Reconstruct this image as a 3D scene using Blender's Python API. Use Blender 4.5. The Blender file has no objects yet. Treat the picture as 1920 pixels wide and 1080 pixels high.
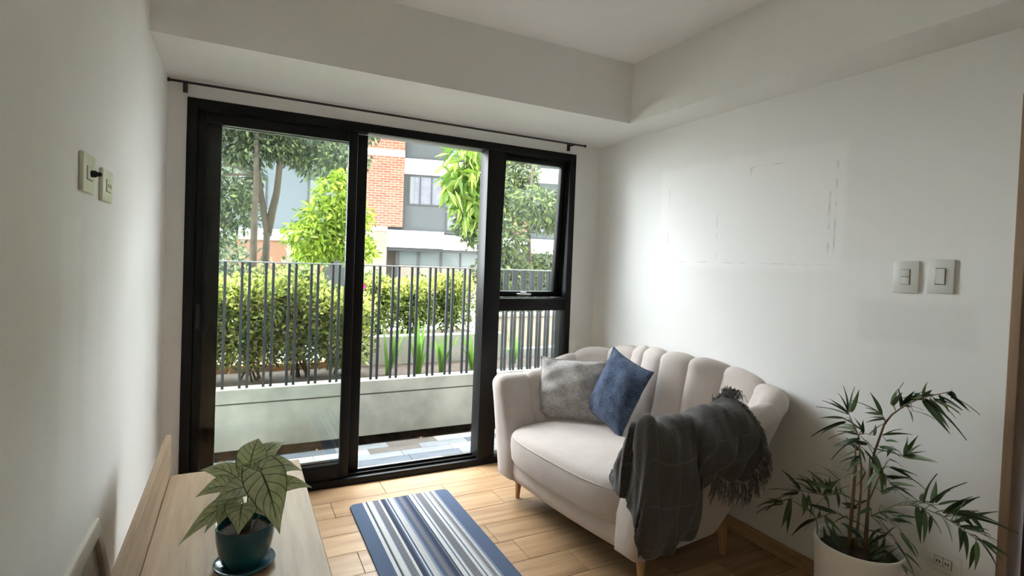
import bpy, bmesh, math, random
import numpy as np
from mathutils import Vector, Matrix

scene = bpy.context.scene
COL = scene.collection

# ------------------------------------------------------------------ camera
CAM = (0.3593, -3.4475, 1.4655)
YAW, PITCH, ROLL, FPX = 0.4750, -0.0219, 0.0381, 998.0
fw = Vector((math.sin(YAW) * math.cos(PITCH), math.cos(YAW) * math.cos(PITCH), math.sin(PITCH)))
rt = Vector((math.cos(YAW), -math.sin(YAW), 0.0))
up = rt.cross(fw)
rt2 = rt * math.cos(ROLL) + up * math.sin(ROLL)
up2 = -rt * math.sin(ROLL) + up * math.cos(ROLL)
cam_data = bpy.data.cameras.new('camera')
cam = bpy.data.objects.new('camera', cam_data)
COL.objects.link(cam)
mw = Matrix.Identity(4)
for i in range(3):
    mw[i][0] = rt2[i]; mw[i][1] = up2[i]; mw[i][2] = -fw[i]; mw[i][3] = CAM[i]
cam.matrix_world = mw
cam_data.sensor_width = 36.0
cam_data.lens = FPX / 1920 * 36.0
cam_data.shift_y = -(540 - 511.86) / 1920
cam_data.clip_start = 0.02
scene.camera = cam

# ------------------------------------------------------------------ light
world = bpy.data.worlds.new('overcast_sky')
scene.world = world
world.use_nodes = True
bg = world.node_tree.nodes['Background']
bg.inputs[0].default_value = (0.90, 0.96, 1.0, 1)
bg.inputs[1].default_value = 11.0
def sun_lamp(name, energy, angle, color, direction):
    d = bpy.data.lights.new(name, 'SUN')
    d.energy = energy; d.angle = math.radians(angle); d.color = color
    o = bpy.data.objects.new(name, d)
    COL.objects.link(o)
    o.rotation_euler = Vector(direction).to_track_quat('-Z', 'Y').to_euler()
    return o
# hazy sun behind thin cloud on the garden side, shining softly into the room
sun_lamp('hazy_sun', 1.0, 80, (0.98, 0.99, 1.0), (0.42, -0.72, -0.55))
scene.view_settings.view_transform = 'Standard'
scene.view_settings.look = 'None'
scene.view_settings.gamma = 1.0
scene.view_settings.use_curve_mapping = False
scene.view_settings.exposure = 1.0
scene.cycles.max_bounces = 11
scene.cycles.diffuse_bounces = 9
scene.cycles.transparent_max_bounces = 10

# ------------------------------------------------------------------ helpers
def link(o, parent=None):
    COL.objects.link(o)
    if parent is not None:
        o.parent = parent
    return o

def tag(o, label=None, cat=None, group=None, kind=None):
    if label: o['label'] = label
    if cat: o['category'] = cat
    if group: o['group'] = group
    if kind: o['kind'] = kind
    return o

def empty(name, loc=(0, 0, 0), rz=0.0):
    o = bpy.data.objects.new(name, None)
    o.empty_display_size = 0.1
    o.location = loc
    o.rotation_euler = (0, 0, rz)
    return link(o)

class MB:
    """collects shapes into one mesh"""
    def __init__(self):
        self.v = []; self.f = []; self.uv = None
    def add(self, vs, fs):
        n = len(self.v)
        self.v += [tuple(p) for p in vs]
        self.f += [tuple(i + n for i in f) for f in fs]
        return self
    def box(self, x0, x1, y0, y1, z0, z1):
        vs = [(x, y, z) for x in (x0, x1) for y in (y0, y1) for z in (z0, z1)]
        fs = [(0, 1, 3, 2), (4, 6, 7, 5), (0, 4, 5, 1), (2, 3, 7, 6), (0, 2, 6, 4), (1, 5, 7, 3)]
        return self.add(vs, fs)
    def bev(self, x0, x1, y0, y1, z0, z1, b=0.004, seg=2):
        bm = bmesh.new()
        bmesh.ops.create_cube(bm, size=1.0)
        for v in bm.verts:
            v.co = ((x0 + x1) / 2 + v.co.x * (x1 - x0), (y0 + y1) / 2 + v.co.y * (y1 - y0), (z0 + z1) / 2 + v.co.z * (z1 - z0))
        bmesh.ops.bevel(bm, geom=bm.edges[:], offset=b, segments=seg, profile=0.5, affect='EDGES')
        bm.verts.index_update()
        self.add([v.co[:] for v in bm.verts], [[v.index for v in f.verts] for f in bm.faces])
        bm.free()
        return self
    def tube(self, pts, rad, n=8, cap=True):
        pts = [Vector(p) for p in pts]
        m = len(pts)
        rads = rad if isinstance(rad, (list, tuple)) else [rad] * m
        vs = []; fs = []
        prev = None
        for i, p in enumerate(pts):
            d = (pts[min(i + 1, m - 1)] - pts[max(i - 1, 0)]).normalized()
            if prev is None:
                a = Vector((0, 0, 1)) if abs(d.z) < 0.9 else Vector((1, 0, 0))
                e1 = d.cross(a).normalized()
            else:
                e1 = (prev - d * prev.dot(d)).normalized()
            prev = e1
            e2 = d.cross(e1)
            for k in range(n):
                t = 2 * math.pi * k / n
                vs.append(p + (e1 * math.cos(t) + e2 * math.sin(t)) * rads[i])
        for i in range(m - 1):
            for k in range(n):
                a = i * n + k; b = i * n + (k + 1) % n
                fs.append((a, b, b + n, a + n))
        if cap:
            fs.append(tuple(range(n - 1, -1, -1)))
            fs.append(tuple(range((m - 1) * n, m * n)))
        return self.add(vs, fs)
    def lathe(self, prof, n=32, c=(0, 0)):
        """prof: list of (r, z)"""
        vs = []; fs = []
        for r, z in prof:
            for k in range(n):
                t = 2 * math.pi * k / n
                vs.append((c[0] + r * math.cos(t), c[1] + r * math.sin(t), z))
        for i in range(len(prof) - 1):
            for k in range(n):
                a = i * n + k; b = i * n + (k + 1) % n
                fs.append((a, b, b + n, a + n))
        fs.append(tuple(range(n - 1, -1, -1)))
        m = (len(prof) - 1) * n
        fs.append(tuple(range(m, m + n)))
        return self.add(vs, fs)
    def grid(self, P, closed_u=False):
        """P[i][j] -> point, quads"""
        ni, nj = len(P), len(P[0])
        vs = [p for row in P for p in row]
        fs = []
        for i in range(ni if closed_u else ni - 1):
            for j in range(nj - 1):
                a = i * nj + j; b = ((i + 1) % ni) * nj + j
                fs.append((a, b, b + 1, a + 1))
        return self.add(vs, fs)
    def mesh(self, name, mats, smooth=False):
        me = bpy.data.meshes.new(name)
        me.from_pydata(self.v, [], self.f)
        for m in (mats if isinstance(mats, (list, tuple)) else [mats]):
            me.materials.append(m)
        if smooth:
            me.polygons.foreach_set('use_smooth', [True] * len(me.polygons))
        me.validate()
        bm = bmesh.new(); bm.from_mesh(me)
        bmesh.ops.recalc_face_normals(bm, faces=bm.faces[:])
        bm.to_mesh(me); bm.free()
        me.update()
        return me
    def build(self, name, mat_, parent=None, smooth=False, auto=None, loc=None):
        me = self.mesh(name, mat_, smooth or auto is not None)
        if auto is not None:
            try:
                me.set_sharp_from_angle(angle=math.radians(auto))
            except Exception:
                pass
        o = bpy.data.objects.new(name, me)
        if loc is not None: o.location = loc
        return link(o, parent)

def copy_obj(o, parent=None):
    c = o.copy()
    COL.objects.link(c)
    c.parent = parent
    return c

def lerp(a, b, t): return a + (b - a) * t
def sstep(a, b, x):
    t = min(1, max(0, (x - a) / (b - a))); return t * t * (3 - 2 * t)

# ------------------------------------------------------------------ materials
def new_mat(name):
    m = bpy.data.materials.new(name)
    m.use_nodes = True
    nt = m.node_tree
    return m, nt, nt.nodes['Principled BSDF']

def N(nt, typ, **kw):
    n = nt.nodes.new(typ)
    for k, v in kw.items():
        setattr(n, k, v)
    return n

def L(nt, a, b): nt.links.new(a, b)

def mixrgb(nt, fac, a, b, blend='MIX'):
    n = N(nt, 'ShaderNodeMix', data_type='RGBA', blend_type=blend)
    for sock, val in ((n.inputs[0], fac), (n.inputs[6], a), (n.inputs[7], b)):
        if hasattr(val, 'is_linked') or hasattr(val, 'links'):
            L(nt, val, sock)
        else:
            sock.default_value = val if not isinstance(val, tuple) else (*val[:3], 1)
    return n.outputs[2]

def math_(nt, op, a, b=None, clamp=False):
    n = N(nt, 'ShaderNodeMath', operation=op, use_clamp=clamp)
    for i, v in enumerate((a, b)):
        if v is None: continue
        if hasattr(v, 'links'): L(nt, v, n.inputs[i])
        else: n.inputs[i].default_value = v
    return n.outputs[0]

def coords(nt, kind='Object', scale=(1, 1, 1), rot=(0, 0, 0)):
    tc = N(nt, 'ShaderNodeTexCoord'); mp = N(nt, 'ShaderNodeMapping')
    L(nt, tc.outputs[kind], mp.inputs[0])
    mp.inputs['Scale'].default_value = scale
    mp.inputs['Rotation'].default_value = rot
    return mp.outputs[0]

def noise(nt, vec, scale=5, detail=4, rough=0.55):
    n = N(nt, 'ShaderNodeTexNoise')
    L(nt, vec, n.inputs['Vector'])
    n.inputs['Scale'].default_value = scale
    n.inputs['Detail'].default_value = detail
    n.inputs['Roughness'].default_value = rough
    return n.outputs['Fac']

def ramp(nt, fac, stops, interp='LINEAR'):
    n = N(nt, 'ShaderNodeValToRGB')
    cr = n.color_ramp; cr.interpolation = interp
    while len(cr.elements) < len(stops): cr.elements.new(0.5)
    for e, (p, c) in zip(cr.elements, stops):
        e.position = p; e.color = (*c[:3], 1) if not isinstance(c, (int, float)) else (c, c, c, 1)
    L(nt, fac, n.inputs[0])
    return n.outputs[0]

def bump(nt, bsdf, h, strength=0.2, dist=0.01):
    b = N(nt, 'ShaderNodeBump')
    b.inputs['Strength'].default_value = strength
    b.inputs['Distance'].default_value = dist
    L(nt, h, b.inputs['Height']); L(nt, b.outputs[0], bsdf.inputs['Normal'])

def mat(name, col, rough=0.6, var=0.0, scale=6.0, bmp=0.0, bscale=60.0, metal=0.0, spec=0.4, coat=0.0):
    m, nt, b = new_mat(name)
    b.inputs['Base Color'].default_value = (*col, 1)
    b.inputs['Roughness'].default_value = rough
    b.inputs['Metallic'].default_value = metal
    b.inputs['Specular IOR Level'].default_value = spec
    b.inputs['Coat Weight'].default_value = coat
    vec = coords(nt)
    if var:
        c0 = tuple(max(0, c * (1 - var)) for c in col); c1 = tuple(min(1, c * (1 + var)) for c in col)
        L(nt, ramp(nt, noise(nt, vec, scale), [(0.3, c0), (0.7, c1)]), b.inputs['Base Color'])
    if bmp:
        bump(nt, b, noise(nt, vec, bscale, 3), bmp, 0.005)
    return m

def wood(name, dark, mid, light, axis='x', scale=1.0, rough=0.45, per_obj=0.0, spec=0.35, bmp=0.05):
    m, nt, b = new_mat(name)
    st = {'x': (0.9, 14, 14), 'y': (14, 0.9, 14), 'z': (14, 14, 0.9)}[axis]
    tc = N(nt, 'ShaderNodeTexCoord')
    mp = N(nt, 'ShaderNodeMapping'); mp.inputs['Scale'].default_value = tuple(s * scale for s in st)
    oi = N(nt, 'ShaderNodeObjectInfo')
    src = tc.outputs['Object']
    if per_obj:
        cmb = N(nt, 'ShaderNodeCombineXYZ')
        for k, f in enumerate((37.0, 19.0, 53.0)):
            L(nt, math_(nt, 'MULTIPLY', oi.outputs['Random'], f), cmb.inputs[k])
        ad = N(nt, 'ShaderNodeVectorMath', operation='ADD')
        L(nt, src, ad.inputs[0]); L(nt, cmb.outputs[0], ad.inputs[1]); src = ad.outputs[0]
    L(nt, src, mp.inputs[0])
    n1 = noise(nt, mp.outputs[0], 1.3, 6, 0.62)
    n2 = noise(nt, mp.outputs[0], 6.0, 4, 0.6)
    f = math_(nt, 'ADD', math_(nt, 'MULTIPLY', n1, 0.72), math_(nt, 'MULTIPLY', n2, 0.28))
    c = ramp(nt, f, [(0.30, dark), (0.48, mid), (0.68, light)])
    if per_obj:
        v = N(nt, 'ShaderNodeMapRange'); L(nt, oi.outputs['Random'], v.inputs[0])
        v.inputs[3].default_value = 1 - per_obj; v.inputs[4].default_value = 1 + per_obj
        hsv = N(nt, 'ShaderNodeHueSaturation'); L(nt, c, hsv.inputs['Color']); L(nt, v.outputs[0], hsv.inputs['Value'])
        c = hsv.outputs[0]
    L(nt, c, b.inputs['Base Color'])
    b.inputs['Roughness'].default_value = rough
    b.inputs['Specular IOR Level'].default_value = spec
    bump(nt, b, f, bmp, 0.004)
    return m

def leaf_mat(name, stops, trans=0.35, rough=0.5, spec=0.3):
    m, nt, b = new_mat(name)
    g = N(nt, 'ShaderNodeNewGeometry')
    c = ramp(nt, g.outputs['Random Per Island'], stops)
    L(nt, c, b.inputs['Base Color'])
    b.inputs['Roughness'].default_value = rough
    b.inputs['Specular IOR Level'].default_value = spec
    t = N(nt, 'ShaderNodeBsdfTranslucent'); L(nt, c, t.inputs[0])
    mx = N(nt, 'ShaderNodeMixShader'); mx.inputs[0].default_value = trans
    L(nt, b.outputs[0], mx.inputs[1]); L(nt, t.outputs[0], mx.inputs[2])
    L(nt, mx.outputs[0], nt.nodes['Material Output'].inputs[0])
    return m

def glass_mat(name, tint=(0.97, 0.99, 0.985), ior=1.45):
    m, nt, b = new_mat(name)
    nt.nodes.remove(b)
    tr = N(nt, 'ShaderNodeBsdfTransparent'); tr.inputs[0].default_value = (*tint, 1)
    gl = N(nt, 'ShaderNodeBsdfGlossy'); gl.inputs['Roughness'].default_value = 0.02
    fr = N(nt, 'ShaderNodeFresnel'); fr.inputs[0].default_value = ior
    mx = N(nt, 'ShaderNodeMixShader')
    L(nt, fr.outputs[0], mx.inputs[0]); L(nt, tr.outputs[0], mx.inputs[1]); L(nt, gl.outputs[0], mx.inputs[2])
    L(nt, mx.outputs[0], nt.nodes['Material Output'].inputs[0])
    return m

PAINT = mat('off_white_paint', (0.84, 0.835, 0.81), 0.62, var=0.02, scale=2.2, bmp=0.03, bscale=140, spec=0.25)
PAINT_LEFT = mat('grey_white_paint', (0.83, 0.82, 0.79), 0.62, var=0.025, scale=2.0, bmp=0.03, bscale=140, spec=0.25)
CEIL = mat('ceiling_paint', (0.90, 0.895, 0.88), 0.7, spec=0.2)
BLACK = mat('black_aluminium', (0.006, 0.006, 0.0065), 0.45, spec=0.22)
GLASS = glass_mat('window_glass')
PLASTIC = mat('white_plastic', (0.66, 0.66, 0.62), 0.35)
CREAM = mat('cream_plastic', (0.72, 0.73, 0.55), 0.35)
DARKPL = mat('dark_plastic', (0.02, 0.02, 0.02), 0.4)
CHROME = mat('brushed_metal', (0.6, 0.6, 0.6), 0.3, metal=1.0)
FLOORW = wood('floor_wood_tile', (0.23, 0.13, 0.062), (0.385, 0.24, 0.128), (0.50, 0.335, 0.19), 'x', 1.0, 0.38, per_obj=0.10, spec=0.4)
GROUT = mat('grout', (0.16, 0.10, 0.06), 0.9)
SKIRT = wood('skirting_wood', (0.30, 0.18, 0.09), (0.45, 0.29, 0.165), (0.55, 0.38, 0.23), 'y', 1.0, 0.4, per_obj=0.06)
DOORW = wood('door_wood', (0.085, 0.045, 0.024), (0.13, 0.075, 0.042), (0.18, 0.11, 0.065), 'z', 1.0, 0.5)
JAMBW = wood('jamb_wood', (0.20, 0.125, 0.075), (0.27, 0.175, 0.11), (0.33, 0.22, 0.14), 'z', 0.8, 0.5)
OAK = wood('pale_oak', (0.26, 0.165, 0.092), (0.39, 0.265, 0.158), (0.50, 0.36, 0.23), 'y', 0.8, 0.42, spec=0.35)
LEGW = wood('leg_wood', (0.36, 0.20, 0.08), (0.52, 0.31, 0.14), (0.62, 0.40, 0.20), 'z', 1.0, 0.4)
CONCRETE = mat('concrete', (0.36, 0.355, 0.31), 0.85, var=0.25, scale=3.0, bmp=0.15, bscale=30)
CONC_LIGHT = mat('light_concrete', (0.36, 0.345, 0.315), 0.85, var=0.15, scale=3.0)
RAILM = mat('grey_steel', (0.026, 0.030, 0.035), 0.5, spec=0.25)
SOIL = mat('soil', (0.05, 0.035, 0.025), 0.95, var=0.5, scale=14, bmp=0.6, bscale=30)
# ------------------------------------------------------------------ room shell
W, ZS, ZC, D1, D2 = 2.865, 2.382, 2.763, 0.707, 0.278
YB = -4.1
XF0, XF1, ZT = 0.0888, 2.6453, 2.30
YJ = -2.56

def struct(o): return tag(o, kind='structure')

# floor: slab with wood-look tiles as pieces
fl = struct(MB().box(-0.1, W + 0.1, YB, 0.0, -0.10, -0.004).build('floor', GROUT))
PL, PWD = 0.688, 0.197
plank_cache = {}
def plank(x0, x1, y0, y1):
    key = (round(x1 - x0, 3), round(y1 - y0, 3))
    if key not in plank_cache:
        a, b = key[0] / 2, key[1] / 2
        plank_cache[key] = MB().bev(-a + .0012, a - .0012, -b + .0012, b - .0012, -0.0095, 0.0, 0.0014, 1).mesh('plank', FLOORW)
    o = bpy.data.objects.new('plank', plank_cache[key])
    o.location = ((x0 + x1) / 2, (y0 + y1) / 2, 0)
    link(o, fl)
offs = [0.885, 1.14, 0.45, 0.915]
y1 = -0.018 + 0.0
rows = [(-0.018, 0.0)]
k = 0
while -0.018 - PWD * (k + 1) > YB:
    rows.append((-0.018 - PWD * (k + 1), -0.018 - PWD * k)); k += 1
rows.append((YB, rows[-1][0]))
rowoff = [0.30, 0.52, 0.875, 0.455, 0.66, 0.915]
for i, (ya, yb) in enumerate(rows):
    off = rowoff[i % len(rowoff)]
    x = off - 2 * PL
    while x < W:
        a, b = max(0.0, x), min(W, x + PL)
        if b - a > 0.01: plank(a, b, ya, yb)
        x += PL

# walls
def left_wall_mat():
    m, nt, b = new_mat('touched_up_paint')
    tc = N(nt, 'ShaderNodeTexCoord'); sp = N(nt, 'ShaderNodeSeparateXYZ'); L(nt, tc.outputs['Object'], sp.inputs[0])
    jit = math_(nt, 'MULTIPLY', math_(nt, 'SUBTRACT', noise(nt, tc.outputs['Object'], 4.0, 3), 0.5), 0.06)
    def side(v, e0, e1):
        a = N(nt, 'ShaderNodeMapRange', interpolation_type='SMOOTHSTEP'); L(nt, math_(nt, 'ADD', v, jit), a.inputs[0])
        a.inputs[1].default_value = e0; a.inputs[2].default_value = e1
        return a.outputs[0]
    c = ramp(nt, noise(nt, tc.outputs['Object'], 2.0, 3), [(0.3, (0.81, 0.80, 0.77)), (0.7, (0.845, 0.835, 0.805))])
    for y0, y1, z0, z1, k in ((-1.90, -1.74, .85, 1.53, .5), (-1.66, -1.52, .95, 1.50, .35), (-2.3, -2.0, .8, 1.2, .3)):
        f = math_(nt, 'MULTIPLY', math_(nt, 'MULTIPLY', side(sp.outputs[1], y0 - .02, y0 + .02), side(sp.outputs[1], y1 + .02, y1 - .02)), math_(nt, 'MULTIPLY', side(sp.outputs[2], z0 - .1, z0 + .1), side(sp.outputs[2], z1 + .02, z1 - .02)))
        c = mixrgb(nt, math_(nt, 'MULTIPLY', f, k), c, (0.90, 0.895, 0.875))
    L(nt, c, b.inputs['Base Color']); b.inputs['Roughness'].default_value = 0.6; b.inputs['Specular IOR Level'].default_value = 0.25
    bump(nt, b, noise(nt, tc.outputs['Object'], 140, 3), 0.03, 0.005)
    return m
struct(MB().box(-0.15, 0.0, YB, 0.15, 0, ZC + 0.1).build('wall_left', left_wall_mat()))
mb = MB()
mb.box(0.0, XF0, 0.0, 0.15, 0, ZC + .1).box(XF1, W, 0.0, 0.15, 0, ZC + .1).box(XF0, XF1, 0.0, 0.15, ZT, ZC + .1).box(XF0, XF1, 0.0, 0.15, -0.1, -0.002)
struct(mb.build('wall_window', PAINT))

def right_wall_mat():
    m, nt, b = new_mat('patched_white_paint')
    tc = N(nt, 'ShaderNodeTexCoord'); sp = N(nt, 'ShaderNodeSeparateXYZ')
    L(nt, tc.outputs['Object'], sp.inputs[0])
    Y, Z = sp.outputs[1], sp.outputs[2]
    nz = noise(nt, tc.outputs['Object'], 5.0, 3)
    jit = math_(nt, 'MULTIPLY', math_(nt, 'SUBTRACT', nz, 0.5), 0.05)
    Yj_, Zj_ = math_(nt, 'ADD', Y, jit), math_(nt, 'ADD', Z, jit)
    def band(v, lo, hi, soft):
        a = N(nt, 'ShaderNodeMapRange', interpolation_type='SMOOTHSTEP'); L(nt, v, a.inputs[0])
        a.inputs[1].default_value = lo - soft; a.inputs[2].default_value = lo + soft
        c = N(nt, 'ShaderNodeMapRange', interpolation_type='SMOOTHSTEP'); L(nt, v, c.inputs[0])
        c.inputs[1].default_value = hi + soft; c.inputs[2].default_value = hi - soft
        return math_(nt, 'MULTIPLY', a.outputs[0], c.outputs[0])
    def rect(y0, y1, z0, z1, s=0.01, yv=Yj_, zv=Zj_):
        return math_(nt, 'MULTIPLY', band(yv, y0, y1, s), band(zv, z0, z1, s))
    base = ramp(nt, noise(nt, tc.outputs['Object'], 1.6, 3), [(0.3, (0.80, 0.795, 0.775)), (0.7, (0.83, 0.825, 0.805))])
    c = base
    # repainted patches with brushed edges
    c = mixrgb(nt, math_(nt, 'MULTIPLY', rect(-1.94, -0.72, 1.47, 2.10, 0.02), 0.6), c, (0.885, 0.88, 0.865))
    c = mixrgb(nt, math_(nt, 'MULTIPLY', rect(-2.11, -1.80, 0.95, 1.52, 0.02), 0.30), c, (0.87, 0.865, 0.855))
    c = mixrgb(nt, math_(nt, 'MULTIPLY', rect(-2.46, -2.02, 1.18, 1.36, 0.025), 0.45), c, (0.72, 0.71, 0.69))
    c = mixrgb(nt, math_(nt, 'MULTIPLY', rect(-2.58, -2.42, 1.40, 1.62, 0.015), 0.35), c, (0.87, 0.865, 0.855))
    # hairlines where something was removed
    def hl(y0, y1, z0, z1): return rect(y0, y1, z0, z1, 0.0025, Y, Z)
    lines = [(-1.885, -0.80, 1.503, 1.507), (-1.872, -1.862, 1.52, 1.86), (-1.62, -1.41, 2.028, 2.034), (-1.420, -1.412, 1.99, 2.03), (-0.80, -0.794, 1.50, 1.98), (-1.20, -1.193, 1.50, 1.80), (-1.90, -1.893, 1.55, 2.0)]
    msk = None
    for l in lines:
        h = hl(*l); msk = h if msk is None else math_(nt, 'MAXIMUM', msk, h)
    brk = ramp(nt, noise(nt, tc.outputs['Object'], 16, 2), [(0.42, 0.0), (0.62, 1.0)])
    msk = math_(nt, 'MULTIPLY', msk, brk)
    c = mixrgb(nt, math_(nt, 'MULTIPLY', msk, 0.45), c, (0.42, 0.40, 0.36))
    L(nt, c, b.inputs['Base Color'])
    b.inputs['Roughness'].default_value = 0.6
    b.inputs['Specular IOR Level'].default_value = 0.25
    hgt = math_(nt, 'ADD', math_(nt, 'MULTIPLY', rect(-1.94, -0.72, 1.47, 2.10, 0.012), 1.0), math_(nt, 'MULTIPLY', noise(nt, tc.outputs['Object'], 120, 2), 0.08))
    bump(nt, b, math_(nt, 'SUBTRACT', hgt, math_(nt, 'MULTIPLY', msk, 0.8)), 0.35, 0.0016)
    return m
RW = right_wall_mat()
mb = MB().box(W, W + 0.15, YJ, 0.0, 0, ZC + .1).box(W, W + .15, YJ - 0.86, YJ, 2.14, ZC + .1).box(W, W + .15, YB, YJ - .86, 0, ZC + .1)
struct(mb.build('wall_right', RW))
struct(MB().box(-0.15, W + .15, YB - .15, YB, 0, ZC + .1).build('wall_back', PAINT))
struct(MB().box(-0.15, W + .15, YB - .15, 0.15, ZC, ZC + .12).build('ceiling', CEIL))
mb = MB().box(0.0, W, -D1, 0.0, ZS, ZC + .01).box(W - D2, W, YB, -D1 + .001, ZS, ZC + .01)
struct(mb.build('ceiling_beam', PAINT))

# skirting
sk = empty('baseboard_right'); struct(sk)
yy = -0.02
while yy > YJ + 0.05:
    y2 = max(yy - 0.6, YJ + 0.002)
    MB().bev(W - 0.011, W, y2 + .001, yy - .001, 0.0, 0.078, 0.003, 1).build('skirting_board', SKIRT, sk)
    yy = y2
sk = empty('baseboard_left'); struct(sk)
yy = -0.02
while yy > -3.4:
    y2 = yy - 0.6
    MB().bev(0, 0.011, y2 + .001, yy - .001, 0.0, 0.078, 0.003, 1).build('skirting_board', SKIRT, sk)
    yy = y2

# wooden door jamb and door at the end of the patched wall
jb = empty('trim_1'); struct(jb)
MB().bev(W - 0.012, W + 0.16, YJ - 0.032, YJ, 0, 2.14, 0.003).build('jamb', JAMBW, jb)
MB().bev(W - 0.012, W + 0.16, YJ - 0.86, YJ - 0.828, 0, 2.14, 0.003).build('jamb', JAMBW, jb)
MB().bev(W - 0.012, W + 0.16, YJ - 0.828, YJ - 0.032, 2.108, 2.14, 0.003).build('head_jamb', JAMBW, jb)
dr = empty('door_1', (W + 0.09, YJ - 0.43, 0)); struct(dr)
MB().bev(0, 0.04, -0.395, 0.395, 0.008, 2.105, 0.003).build('door_leaf', DOORW, dr)
MB().tube([(-0.045, 0.33, 1.0), (-0.045, 0.22, 1.0)], 0.009).tube([(0.0, 0.33, 1.0), (-0.045, 0.33, 1.0)], 0.008).build('door_handle', CHROME, dr, auto=40)

# ------------------------------------------------------------------ window wall glazing
win = empty('window_1', (0, 0, 0)); struct(win)
fr = MB()
fr.bev(XF0, XF0 + 0.05, -0.012, 0.12, 0, ZT, 0.003).bev(XF1 - 0.05, XF1, -0.012, 0.12, 0, ZT, 0.003)
fr.bev(XF0 + .05, XF1 - .05, -0.012, 0.12, ZT - 0.055, ZT, 0.003).bev(XF0 + .05, XF1 - .05, -0.012, 0.12, 0, 0.045, 0.003)
fr.bev(1.905, 2.035, -0.012, 0.12, 0.045, ZT - 0.055, 0.003)
fr.bev(2.035, XF1 - .05, -0.008, 0.11, 1.105, 1.195, 0.003)
# tracks
fr.bev(XF0 + .05, 1.905, 0.022, 0.030, 0.045, 0.062, 0.002).bev(XF0 + .05, 1.905, 0.082, 0.090, 0.045, 0.062, 0.002)
fr.build('frame', BLACK, win, auto=40)
def slider(name, x0, x1, y0, y1, sl, sr, rail_b):
    e = MB()
    e.bev(x0, x0 + sl, y0, y1, 0.05, ZT - .06, .004).bev(x1 - sr, x1, y0, y1, .05, ZT - .06, .004)
    e.bev(x0 + sl, x1 - sr, y0, y1, ZT - .125, ZT - .06, .004).bev(x0 + sl, x1 - sr, y0, y1, .05, rail_b, .004)
    o = e.build(name, BLACK, win, auto=40)
    MB().box(x0 + sl - .004, x1 - sr + .004, (y0 + y1) / 2 - .003, (y0 + y1) / 2 + .003, rail_b - .004, ZT - .121).build('pane', GLASS, o)
    return o
s1 = slider('sliding_panel', 0.140, 1.012, 0.005, 0.045, 0.044, 0.055, 0.142)
s2 = slider('sliding_panel', 0.140, 1.085, 0.062, 0.104, 0.118, 0.066, 0.142)
# flush pull and screws on the inner panel
MB().bev(0.153, 0.171, -0.001, 0.0045, 1.02, 1.16, .002).build('pull', DARKPL, s1)
# awning sash, hinged at its head and pushed out at the sill
sx0, sx1, sz0, sz1 = 2.04, XF1 - .052, 1.20, ZT - .058
ah = bpy.data.objects.new('awning_sash', None); ah.location = (0, 0.06, sz1); ah.rotation_euler = (math.radians(3.2), 0, 0)
link(ah, win)
hh = sz1 - sz0
e = MB()
e.bev(sx0, sx0 + .035, -0.02, .03, -hh, 0, .003).bev(sx1 - .042, sx1, -.02, .03, -hh, 0, .003).bev(sx0 + .035, sx1 - .042, -.02, .03, -.04, 0, .003).bev(sx0 + .035, sx1 - .042, -.02, .03, -hh, -hh + .04, .003)
e.build('sash_frame', BLACK, ah, auto=40)
MB().box(sx0 + .03, sx1 - .037, 0.002, 0.008, -hh + .036, -.036).build('pane', GLASS, ah)
MB().bev(2.22, 2.34, -0.045, -0.012, -hh + .012, -hh + .028, .003).bev(2.255, 2.305, -0.035, -0.02, -hh + .026, -hh + .038, .003).build('window_latch', CHROME, ah, auto=40)
MB().tube([(sx1 - .02, 0.10, 1.32), (sx1 + .0, 0.05, 1.62)], 0.005).build('stay_arm', BLACK, win)
MB().box(2.03, XF1 - .045, 0.05, 0.056, 0.04, 1.11).build('pane', GLASS, win)

# ------------------------------------------------------------------ curtain rod
rod = empty('curtain_rod', (1.34, -0.06, 2.355))
tag(rod, 'thin black curtain rod running above the glass doors', 'curtain rod')
MB().tube([(-1.33, 0, 0.008), (1.34, 0, 0.008)], 0.0065, 10).build('rod', DARKPL, rod, auto=40)
for x in (-1.262, 1.232):
    b = MB().bev(x - .011, x + .011, 0.045, 0.06, -0.035, 0.02, .002).bev(x - .005, x + .005, -0.004, .05, -0.003, 0.004, .001).bev(x - .006, x + .006, -0.009, 0.009, -.006, .002, .001)
    b.build('bracket', DARKPL, rod, auto=40)
for x in (-1.335, 1.345):
    MB().tube([(x - .012, 0, .008), (x - .004, 0, .008), (x + .006, 0, .008), (x + .012, 0, .008)], [0.006, 0.0105, 0.0105, 0.005], 12).build('finial', DARKPL, rod, auto=50)

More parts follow.
